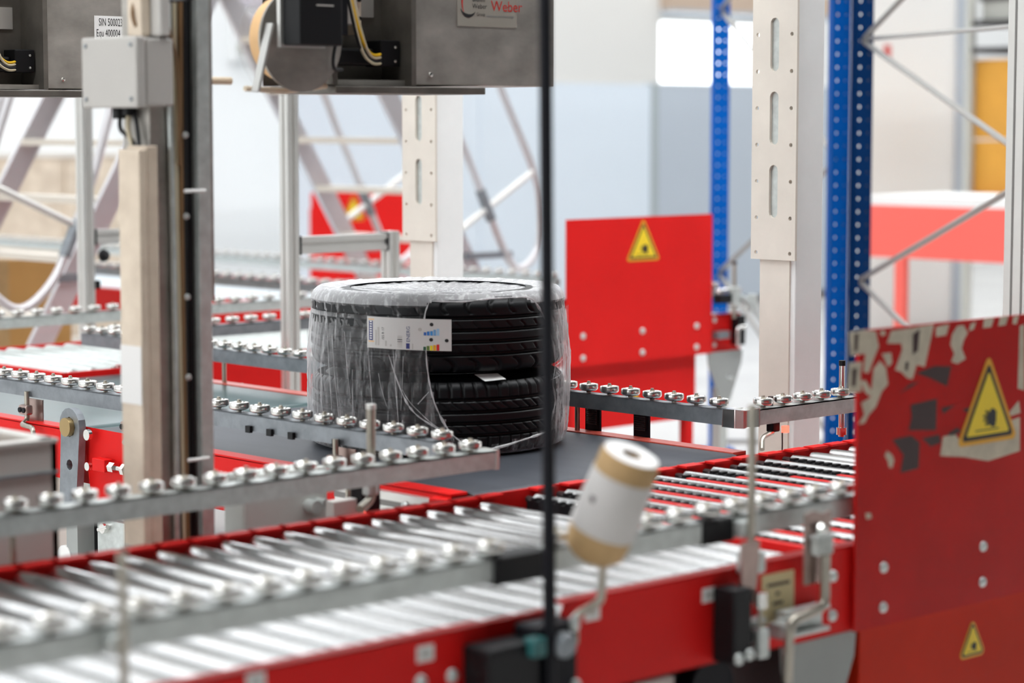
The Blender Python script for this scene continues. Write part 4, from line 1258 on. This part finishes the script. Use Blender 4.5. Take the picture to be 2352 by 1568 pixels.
X3, Y3 = 5.365, 3.712
m3.box(X3, X3 + 0.12, Y3 - 0.084, Y3, 0, 2.4)
m3.build('column', 'alu', ap3, bevel=0.002)
for yy, w in ((Y3 - 0.026, 0.006), (Y3 - 0.058, 0.006)):
    MB().box(X3 - 0.0012, X3 - 0.0002, yy - w / 2, yy + w / 2, 0, 2.4).build('groove', 'alu_slot', ap3)
for xx in (X3 + 0.03, X3 + 0.06, X3 + 0.09):
    MB().box(xx - 0.003, xx + 0.003, Y3 - 0.0852, Y3 - 0.0842, 0, 2.4).build('groove', 'alu_slot', ap3)

# ------------------------------------------------------------------ beige cable post at the left
cp = thing('cable_post', 'grey machine post with beige cable duct at the left', 'post', (2.70, 3.86, 0))
MB().box(2.662, 2.792, 3.835, 3.925, 0.0, 2.4).build('column', 'stainless', cp, bevel=0.002)
MB().box(2.614, 2.632, 3.802, 3.874, 0.0, 1.483).build('duct_cover', 'duct', cp, bevel=0.003)
MB().box(2.633, 2.661, 3.806, 3.872, 0.0, 1.490).build('duct_base', 'duct', cp, bevel=0.003)
for zz in (0.62, 0.70, 0.78):
    MB().box(2.6125, 2.6139, 3.803, 3.873, zz, zz + 0.003).build('duct_joint', 'greyplastic', cp)
MB().box(2.6128, 2.6139, 3.803, 3.873, 0.985, 1.10).build('duct_patch', 'white', cp)
MB().box(2.748, 2.758, 3.828, 3.834, 0.0, 2.4).build('dark_groove', 'black', cp)
MB().box(2.764, 2.794, 3.815, 3.834, 0.0, 2.4).build('edge_profile', 'galv', cp, bevel=0.002)
for xx, rr, m_ in ((2.705, 0.006, 'galv'), (2.722, 0.004, 'cable_w'), (2.733, 0.005, 'cable_b'), (2.741, 0.004, 'cable_k')):
    pts = [V(xx + 0.004 * math.sin(z * 3 + xx * 90), 3.828 - rr * 0.4, z) for z in np.linspace(0.0, 2.4, 40)]
    MB().tube(pts, rr, 8).build('cable', m_, cp, smooth=True)
for zz in (1.40, 0.865):
    MB().cyl((2.725, 3.808, zz), (2.775, 3.808, zz), 0.0035, 8).build('cable_tie', 'white', cp, smooth=True)
for k in range(4):
    MB().lathe([(0.0001, 0.004), (0.006, 0.003), (0.007, 0)], (2.735, 3.818, 1.03 + k * 0.16), 8, ax=(0, -1, 0)).build('screw_head', 'galv', cp)
# perforated strip at its right
st = MB()
zz = 1.172
while zz < 2.36:
    st.plate([(-0.02, zz), (0.02, zz), (0.02, zz + 0.0885), (-0.02, zz + 0.0885)], [[(0.006 + 0.004 * math.cos(k * 0.785), zz + 0.045 + 0.004 * math.sin(k * 0.785)) for k in range(8)]], (2.838, 3.898, 0), (1, 0, 0), (0, 0, 1), 0.004)
    zz += 0.0885
st.build('perforated_strip', 'stainless', cp)
MB().box(2.800, 2.812, 3.884, 3.894, 1.172, 2.4).build('strip_edge', 'stainless_dark', cp)
MB().box(2.790, 2.85, 3.899, 3.91, 1.3, 1.35).build('strip_mount', 'galv', cp)
# junction box
jb = thing('junction_box', 'light grey junction box on the cable post', 'box', (2.65, 3.87, 1.56))
MB().box(2.600, 2.622, 3.786, 3.975, 1.563, 1.700).build('lid', 'greyplastic', jb, bevel=0.004)
MB().box(2.625, 2.690, 3.790, 3.971, 1.566, 1.697).build('box_body', 'greyplastic', jb, bevel=0.004)
for yy in (3.803, 3.958):
    for z_ in (1.580, 1.684):
        MB().cyl((2.5995, yy, z_), (2.597, yy, z_), 0.0042, 10).build('lid_screw', 'galv_dark', jb)
MB().cyl((2.645, 3.91, 1.566), (2.645, 3.91, 1.542), 0.016, 12).cyl((2.645, 3.88, 1.566), (2.645, 3.88, 1.548), 0.012, 12).build('cable_gland', 'black', jb, smooth=True)
for p, m_ in (([(2.645, 3.91, 1.545), (2.640, 3.90, 1.52), (2.642, 3.865, 1.50), (2.642, 3.85, 1.47)], 'cable_k'), ([(2.645, 3.88, 1.55), (2.638, 3.872, 1.52), (2.640, 3.86, 1.485)], 'cable_w'), ([(2.655, 3.875, 1.56), (2.650, 3.86, 1.53), (2.645, 3.845, 1.485)], 'cable_k')):
    MB().tube(smoothpath(p), 0.0045, 8).build('cable', m_, jb, smooth=True)
tb = thing('cable_connector', 'dusty beige plug connector with brown cables above the junction box', 'connector', (2.64, 3.85, 1.70))
MB().box(2.632, 2.655, 3.815, 3.862, 1.701, 1.79).build('plug_body', 'duct', tb, bevel=0.004)
MB().box(2.656, 2.68, 3.785, 3.834, 1.701, 1.80).build('plug_shell', 'crate', tb, bevel=0.004)
for p, m_ in (([(2.630, 3.83, 1.72), (2.628, 3.838, 1.745), (2.64, 3.845, 1.78), (2.66, 3.85, 1.86)], 'cable_b'), ([(2.66, 3.82, 1.79), (2.695, 3.815, 1.72), (2.715, 3.815, 1.64), (2.722, 3.822, 1.45)], 'cable_b'), ([(2.63, 3.85, 1.80), (2.67, 3.80, 1.772), (2.73, 3.80, 1.775), (2.79, 3.80, 1.80)], 'cable_k')):
    MB().tube(smoothpath(p), 0.0036, 8).build('cable', m_, tb, smooth=True)

# ------------------------------------------------------------------ label applicators hanging from the gantry arms
def applicator(label, X, Y, Zb, roll=False):
    """X, Y, Zb: left end of the recess, front face and underside"""
    a = thing('label_applicator', label, 'label machine', (X + 0.33, Y + 0.15, Zb), 'stainless label applicators')
    xs_, xe = X + 0.240, X + 0.672
    H = 0.42
    MB().box(xs_, xe, Y, Y + 0.24, Zb + 0.020, Zb + H).build('front_housing', 'stainless', a, bevel=0.002)
    w = MB()
    w.box(X, X + 0.014, Y - 0.004, Y + 0.24, Zb + 0.018, Zb + H)
    w.box(X, xs_, Y + 0.10, Y + 0.24, Zb + 0.018, Zb + H)
    w.box(xs_ - 0.014, xs_ - 0.001, Y - 0.004, Y + 0.10, Zb + 0.018, Zb + H)
    w.build('recess_frame', 'stainless_dark', a)
    MB().box(X + 0.002, X + 0.440, Y - 0.014, Y + 0.22, Zb, Zb + 0.016).build('bottom_lip', 'stainless_dark', a, bevel=0.002)
    MB().box(X + 0.014, xs_ - 0.014, Y + 0.02, Y + 0.1, Zb + 0.018, Zb + 0.030).build('recess_floor', 'stainless', a)
    MB().lathe([(0.0001, 0.004), (0.005, 0.003), (0.006, 0)], (xs_ + 0.045, Y, Zb + 0.043), 10, ax=(0, -1, 0)).build('screw_head', 'chrome', a, smooth=True)
    cb_ = MB().box(X + 0.165, X + 0.222, Y + 0.03, Y + 0.085, Zb + 0.060, Zb + 0.118).build('connector_block', 'black', a, bevel=0.003)
    for z_ in (0.072, 0.103):
        MB().lathe([(0.0001, 0.003), (0.003, 0.002), (0.004, 0)], (X + 0.208, Y + 0.03, Zb + z_), 8, ax=(0, -1, 0)).build('terminal_screw', 'chrome', cb_)
    MB().box(X + 0.06, X + 0.165, Y + 0.05, Y + 0.09, Zb + 0.062, Zb + 0.10).build('cable_sleeve', 'black', a, bevel=0.006)
    for k, (m_, dx) in enumerate((('cable_y', 0.0), ('cable_w', 0.006), ('cable_k', -0.008), ('cable_w', -0.004))):
        p = [(X + 0.07 + dx, Y + 0.04, Zb + 0.30), (X + 0.078 + dx, Y + 0.025, Zb + 0.20), (X + 0.105 + dx, Y + 0.02, Zb + 0.115 - k * 0.006), (X + 0.140, Y + 0.028, Zb + 0.085 - k * 0.006), (X + 0.180, Y + 0.036, Zb + 0.090 - k * 0.007)]
        MB().tube(smoothpath(p), 0.0035, 8).build('cable', m_, a, smooth=True)
    MB().box(X + 0.085, X + 0.12, Y + 0.055, Y + 0.10, Zb + 0.15, Zb + 0.40).build('control_module', 'greyplastic', a, bevel=0.003)
    MB().box(X + 0.135, X + 0.20, Y + 0.095, Y + 0.10, Zb + 0.17, Zb + 0.225).build('type_label', 'alu', a)
    MB().box(X + 0.120, X + 0.134, Y + 0.060, Y + 0.10, Zb + 0.13, Zb + 0.40).build('terminal_strip', 'duct', a)
    for z_ in (0.165, 0.205):
        MB().cyl((X + 0.127, Y + 0.0605, Zb + z_), (X + 0.127, Y + 0.055, Zb + z_), 0.0045, 10).build('terminal_hole', 'black', a)
    # hanger up to the gantry arm
    MB().box(xs_ + 0.10, xs_ + 0.16, Y + 0.06, Y + 0.12, Zb + H, 2.47).build('hanger_post', 'alu', a)
    return a
M2 = applicator('stainless label applicator with name plate above the tyres', 3.222, 3.96, 1.597)
np_ = MB().box(3.587, 3.772, 3.9585, 3.9598, 1.7505, 1.8460).build('name_plate', 'label_grey', M2, bevel=0.0005)
np_['label'] = 'grey name plate with red and black lettering'
fnp = lambda ox, oz: (lambda x, y: (ox + x, 3.9580, oz + y))
lettering('Weber', 0.034, fnp(3.690, 1.7870), 'inkred', np_, 'red_lettering')
lettering('Bluhm\nWeber', 0.0155, fnp(3.632, 1.8070), 'ink', np_, 'black_lettering')
lettering('Group', 0.010, fnp(3.645, 1.7750), 'ink', np_, 'black_lettering')
lettering('MARKING SYSTEMS GMBH', 0.0074, fnp(3.676, 1.7720), 'galv_dark', np_, 'small_lettering')
cm = MB()
for i in range(14):
    a0, a1 = math.radians(95 + i * 9), math.radians(95 + (i + 1) * 9)
    w0, w1 = 0.0015 + 0.003 * math.sin(math.pi * i / 14), 0.0015 + 0.003 * math.sin(math.pi * (i + 1) / 14)
    cm.quad((3.625 + (0.026 - w0) * math.cos(a0), 3.958, 1.8060 + (0.036 - w0) * math.sin(a0)), (3.625 + 0.026 * math.cos(a0), 3.958, 1.8060 + 0.036 * math.sin(a0)), (3.625 + 0.026 * math.cos(a1), 3.958, 1.8060 + 0.036 * math.sin(a1)), (3.625 + (0.026 - w1) * math.cos(a1), 3.958, 1.8060 + (0.036 - w1) * math.sin(a1)))
cm.build('red_swoosh', 'inkred', np_)
cm = MB()
for i in range(14):
    a0, a1 = math.radians(200 + i * 9), math.radians(200 + (i + 1) * 9)
    w0, w1 = 0.001 + 0.007 * math.sin(math.pi * i / 14), 0.001 + 0.007 * math.sin(math.pi * (i + 1) / 14)
    cm.quad((3.620 + (0.026 - w0) * math.cos(a0), 3.958, 1.7990 + (0.029 - w0) * math.sin(a0)), (3.620 + 0.026 * math.cos(a0), 3.958, 1.7990 + 0.029 * math.sin(a0)), (3.620 + 0.026 * math.cos(a1), 3.958, 1.7990 + 0.029 * math.sin(a1)), (3.620 + (0.026 - w1) * math.cos(a1), 3.958, 1.7990 + (0.029 - w1) * math.sin(a1)))
cm.build('black_swoosh', 'ink', np_)
M1 = applicator('stainless label applicator with white serial sticker at the top left', 3.015, 5.13, 1.598)
nb = MB().box(3.396, 3.60, 5.1285, 5.1298, 1.7435, 1.805).build('serial_sticker', 'white', M1)
nb['label'] = 'white serial number sticker with black lettering'
fsn = lambda ox, oz: (lambda x, y: (ox + x * 0.56, 5.1280, oz + y))
lettering('SIN 500023', 0.0275, fsn(3.4085, 1.780), 'ink', nb, 'black_lettering')
lettering('Equ 400004', 0.0275, fsn(3.4005, 1.752), 'ink', nb, 'black_lettering')
# printer module and label roll beside the centre applicator
pm = thing('printer_module', 'black printer module at the left of the centre label applicator', 'printer', (3.1, 3.88, 1.69))
MB().box(3.047, 3.160, 3.845, 3.902, 1.694, 2.0).build('housing', 'black', pm, bevel=0.003)
MB().box(3.040, 3.160, 3.903, 3.914, 1.690, 2.0).build('side_panel', 'alu', pm)
MB().box(3.161, 3.2218, 3.903, 3.97, 1.72, 1.98).build('mounting_bracket', 'blackmetal', pm)
MB().box(3.09, 3.135, 3.8435, 3.8448, 1.775, 1.778).build('printed_mark', 'greyplastic', pm)
lr = thing('label_roll', 'tan label roll between a clear disc and a grey disc', 'label roll', (3.13, 3.98, 1.60))
MB().cyl((3.129, 3.945, 1.708), (3.129, 3.951, 1.708), 0.110, 48).build('grey_disc', 'stainless', lr, smooth=True)
MB().cyl((3.129, 3.952, 1.712), (3.129, 4.008, 1.712), 0.0900, 48).build('paper_roll', 'kraft', lr, smooth=True)
MB().cyl((3.131, 4.015, 1.705), (3.131, 4.019, 1.705), 0.115, 48).build('clear_disc', 'acrylic', lr, smooth=True)
MB().cyl((3.129, 3.932, 1.71), (3.129, 4.06, 1.71), 0.012, 12).build('spindle', 'galv', lr, smooth=True)
MB().bar((3.035, 3.93, 1.74), (2.995, 3.93, 1.598), 0.006, 0.022, up=(0, 1, 0)).build('tension_arm', 'alu', lr)
MB().tube([(2.78, 4.05, 1.622), (3.02, 4.05, 1.622)], 0.0085, 12).build('liner_roller', 'kraftpale', lr, smooth=True)
MB().tube([(2.99, 3.96, 1.605), (3.10, 3.965, 1.600), (3.215, 3.97, 1.612)], 0.006, 10).build('web_bar', 'kraftpale', lr, smooth=True)
for p, m_ in (([(3.245, 3.93, 1.83), (3.225, 3.93, 1.75), (3.205, 3.93, 1.68), (3.21, 3.935, 1.65), (3.26, 3.97, 1.648)], 'cable_k'),):
    MB().tube(smoothpath(p), 0.004, 8).build('hose', m_, pm, smooth=True)

# ------------------------------------------------------------------ crossover stairs
stt = thing('crossover_stairs', 'aluminium crossover stairs with tubular handrails in the background', 'stairs', (6.25, 8.4, 0))
XL = lambda z: 5.43 + 0.60 * (z - 1.345)
XR = lambda z: 7.03 - 0.62 * (z - 1.330)
for Yp in (8.0, 8.8):
    for X_, sgn in ((XL, 1), (XR, -1)):
        MB().bar((X_(0.0), Yp, 0.0), (X_(2.2), Yp, 2.2), 0.026, 0.095, up=(1, 0, 0)).build('stringer', 'alu_bright', stt)
k = 0
zt_ = 0.29
while zt_ < 2.15:
    for X_ in (XL, XR):
        MB().box(X_(zt_) - 0.055, X_(zt_) + 0.055, 8.012, 8.788, zt_ - 0.014, zt_ + 0.014).build('tread', 'wood', stt)
    zt_ += 0.231
MB().box(XL(2.2) - 0.05, XR(2.2) + 0.05, 7.98, 8.82, 2.2, 2.24).build('platform', 'alu_bright', stt)
def tubes(pts, r=0.019, m='alu_bright', name='handrail'):
    return MB().tube(bend(pts, 0.12, 6), r, 10).build(name, m, stt, smooth=True, ang=50)
LOOP_L = [(5.62, 2.35), (5.349, 1.583), (5.262, 1.324), (5.155, 1.084), (5.071, 0.915), (4.939, 0.808), (4.823, 0.842), (4.712, 0.999), (4.777, 1.331), (4.962, 1.835), (5.15, 2.35)]
LOOP_R = [(6.80, 2.35), (7.14, 1.658), (7.219, 1.491), (7.408, 1.129), (7.532, 0.902), (7.622, 0.846), (7.733, 0.936), (7.75, 1.12), (7.702, 1.306), (7.505, 1.66), (7.14, 2.35)]
for Yp in (7.97, 8.83):
    for lp in (LOOP_L, LOOP_R):
        MB().tube(smoothpath([(a, Yp, b) for a, b in lp], 5), 0.018, 10).build('handrail', 'alu_bright', stt, smooth=True, ang=50)
    tubes([(XL(1.15), Yp, 1.06), (4.777, Yp, 1.30)], 0.016, 'alu', 'handrail_brace')
    tubes([(XR(1.05), Yp, 1.02), (7.702, Yp, 1.299)], 0.016, 'alu', 'handrail_brace')
    MB().cyl((5.182, Yp, 1.14), (5.118, Yp, 1.00), 0.025, 12).build('tube_joint', 'galv_dark', stt, smooth=True)
    MB().cyl((7.36, Yp, 1.22), (7.43, Yp, 1.08), 0.025, 12).build('tube_joint', 'galv_dark', stt, smooth=True)
    MB().box(XL(0.9) - 0.1, XL(0.9) + 0.02, Yp - 0.012, Yp + 0.012, 0.90, 0.93).build('rail_bracket', 'galv_dark', stt)
    MB().box(XR(0.9) - 0.02, XR(0.9) + 0.26, Yp - 0.012, Yp + 0.012, 0.90, 0.93).build('rail_bracket', 'galv_dark', stt)
# ------------------------------------------------------------------ blue pallet rack
rk = Vector((0.497, 0.868, 0)).normalized()
rs_ = Vector((rk.y, -rk.x, 0))
B0 = V(7.387, 5.848, 0)
def upright(parent, c, m):
    """perforated open channel: web facing the camera side with two columns of holes and two flanges"""
    mb = MB()
    w, dpt, pitch = 0.074, 0.050, 0.0515
    z = 0.02
    o = c - rk * dpt / 2
    while z < 2.7:
        hs = [[(sx_ * 0.86 + 0.0050 * math.cos(k * 1.047), z + pitch / 2 + 0.0065 * math.sin(k * 1.047)) for k in range(6)] for sx_ in (-0.021, 0.021)]
        mb.plate([(-w / 2, z), (w / 2, z), (w / 2, z + pitch), (-w / 2, z + pitch)], hs, o, rs_, (0, 0, 1), -0.003)
        z += pitch
    for s in (-1, 1):
        e = o + rs_ * s * (w / 2)
        mb.hexa([tuple(e + rs_ * a * -s + rk * b + V(0, 0, zz)) for zz in (0.02, 2.7) for a, b in ((0, 0), (0.003, 0), (0.003, dpt), (0, dpt))])
    u = mb.build('upright', m, parent)
    MB().hexa([tuple(c + rs_ * a + rk * b + V(0, 0, zz)) for zz in (0.0, 0.02) for a, b in ((-0.07, -0.05), (0.07, -0.05), (0.07, 0.05), (-0.07, 0.05))]).build('foot_plate', m, parent)
    return u
def rack_frame(label, c0, c1, za, zb, m0, m1, extra=()):
    t = thing('rack_frame', label, 'rack', tuple((c0 + c1) / 2), 'blue pallet rack frames')
    upright(t, c0, m0)
    upright(t, c1, m1)
    ofs = rk * 0.0
    zs = sorted([(z, 0) for z in za] + [(z, 1) for z in zb])
    for (z0, s0), (z1, s1) in zip(zs, zs[1:]):
        p, q = (c0 if s0 == 0 else c1), (c0 if s1 == 0 else c1)
        d = (c1 - c0).normalized() * 0.02
        MB().cyl(tuple(p + V(0, 0, z0)), tuple(q + V(0, 0, z1)), 0.0115, 10).build('brace', 'strut', t, smooth=True)
    for z in extra:
        MB().cyl(tuple(c0 + V(0, 0, z)), tuple(c1 + V(0, 0, z)), 0.009, 10).build('brace', 'strut', t, smooth=True)
    return t
A0 = V(8.165, 7.215, 0)
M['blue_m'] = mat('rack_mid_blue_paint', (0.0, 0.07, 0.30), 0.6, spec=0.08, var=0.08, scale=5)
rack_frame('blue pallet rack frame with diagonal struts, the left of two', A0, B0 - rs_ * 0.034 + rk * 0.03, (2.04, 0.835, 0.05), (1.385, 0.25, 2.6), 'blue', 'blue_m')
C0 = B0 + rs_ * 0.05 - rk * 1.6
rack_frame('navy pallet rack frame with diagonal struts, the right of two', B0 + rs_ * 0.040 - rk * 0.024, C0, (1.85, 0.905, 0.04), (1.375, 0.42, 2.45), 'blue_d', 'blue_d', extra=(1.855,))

# ------------------------------------------------------------------ right background
dc = thing('roller_conveyor', 'distant blurred red conveyor with bright top at the right', 'conveyor', (10.1, 7.2, 0))
MB().box(9.80, 9.83, 5.2, 7.66, 0.83, 1.10).build('side_plate', 'red_overlit', dc)
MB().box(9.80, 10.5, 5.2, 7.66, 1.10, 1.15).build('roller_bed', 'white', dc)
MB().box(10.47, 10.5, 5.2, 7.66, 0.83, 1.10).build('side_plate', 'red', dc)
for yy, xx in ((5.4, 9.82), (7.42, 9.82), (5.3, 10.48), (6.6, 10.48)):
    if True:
        MB().box(xx - 0.02, xx + 0.02, yy - 0.03, yy + 0.03, 0, 0.83).build('leg', 'red_overlit', dc)
wc = thing('white_cabinet', 'tall white cabinet with a small red mark in the right background', 'cabinet', (13.8, 10.6, 0))
MB().box(13.33, 14.40, 10.4, 10.55, 0.0, 2.7).build('body', 'cabinet', wc)
MB().box(13.34, 14.39, 10.385, 10.399, 0.05, 2.68).build('door', 'cabinet', wc)
MB().box(13.50, 13.57, 10.378, 10.385, 1.98, 2.07).build('red_mark', 'inkred', wc)
MB().box(14.36, 14.45, 10.35, 10.399, 0.0, 2.7).build('edge_post', 'part_d', wc)
sr = thing('storage_rack', 'storage rack holding orange-brown cartons at the far right', 'rack', (13.85, 9.7, 0))
for xx in (13.10, 14.60):
    for yy in (8.92, 9.36):
        MB().box(xx - 0.025, xx + 0.025, yy - 0.025, yy + 0.025, 0, 2.7).build('post', 'greybin', sr)
for zz in (1.00, 2.00, 2.18):
    MB().box(13.08, 14.62, 8.90, 9.38, zz - 0.02, zz + 0.02).build('shelf', 'red' if zz < 1.1 else 'darkbox', sr)
for i, (z0, z1) in enumerate(((1.025, 1.40), (1.415, 1.94))):
    c = thing('carton', ('lower' if i == 0 else 'upper') + ' orange-brown carton on the far right storage rack', 'carton', (13.75, 9.7, z0), 'cartons on the far rack')
    MB().box(13.14, 14.35, 8.93, 9.36, z0, z1).build('box_body', 'carton_or', c)
    MB().box(13.72, 13.78, 8.928, 9.362, z0 + 0.001, z1 + 0.001).build('tape', 'card', c)
c = thing('storage_bin', 'grey storage bin on the upper shelf of the far rack', 'bin', (13.5, 9.6, 2.2))
MB().box(13.17, 13.75, 8.97, 9.32, 2.205, 2.33).build('bin_body', 'greybin', c)
MB().box(13.15, 13.77, 8.95, 9.34, 2.33, 2.36).build('bin_rim', 'darkbox', c)
# cartons at the left background
ct = thing('carton', 'brown carton behind the stairs at the far left', 'carton', (5.5, 9.4, 0))
MB().box(5.05, 5.78, 8.95, 9.7, 0, 0.93).build('box_body', 'carton', ct, bevel=0.004)
MB().box(5.40, 5.46, 8.948, 9.702, 0.001, 0.9315).build('tape', 'card', ct)
# cream cabinet far left
cf = thing('wall_cabinet', 'cream low cabinet against the far wall at the left', 'cabinet', (8.9, 14.6, 0))
MB().box(8.3, 10.05, 14.3, 14.98, 0.0, 1.28).build('body', 'duct', cf)
MB().box(8.28, 10.07, 14.28, 14.99, 1.28, 1.32).build('top', 'wallc', cf)
for xx in (8.32, 9.2):
    MB().box(xx, xx + 0.82, 14.285, 14.3, 0.06, 1.25).build('door', 'duct', cf)

# ------------------------------------------------------------------ sources of the copies leave the scene
for p_ in PROTO:
    bpy.data.objects.remove(p_)
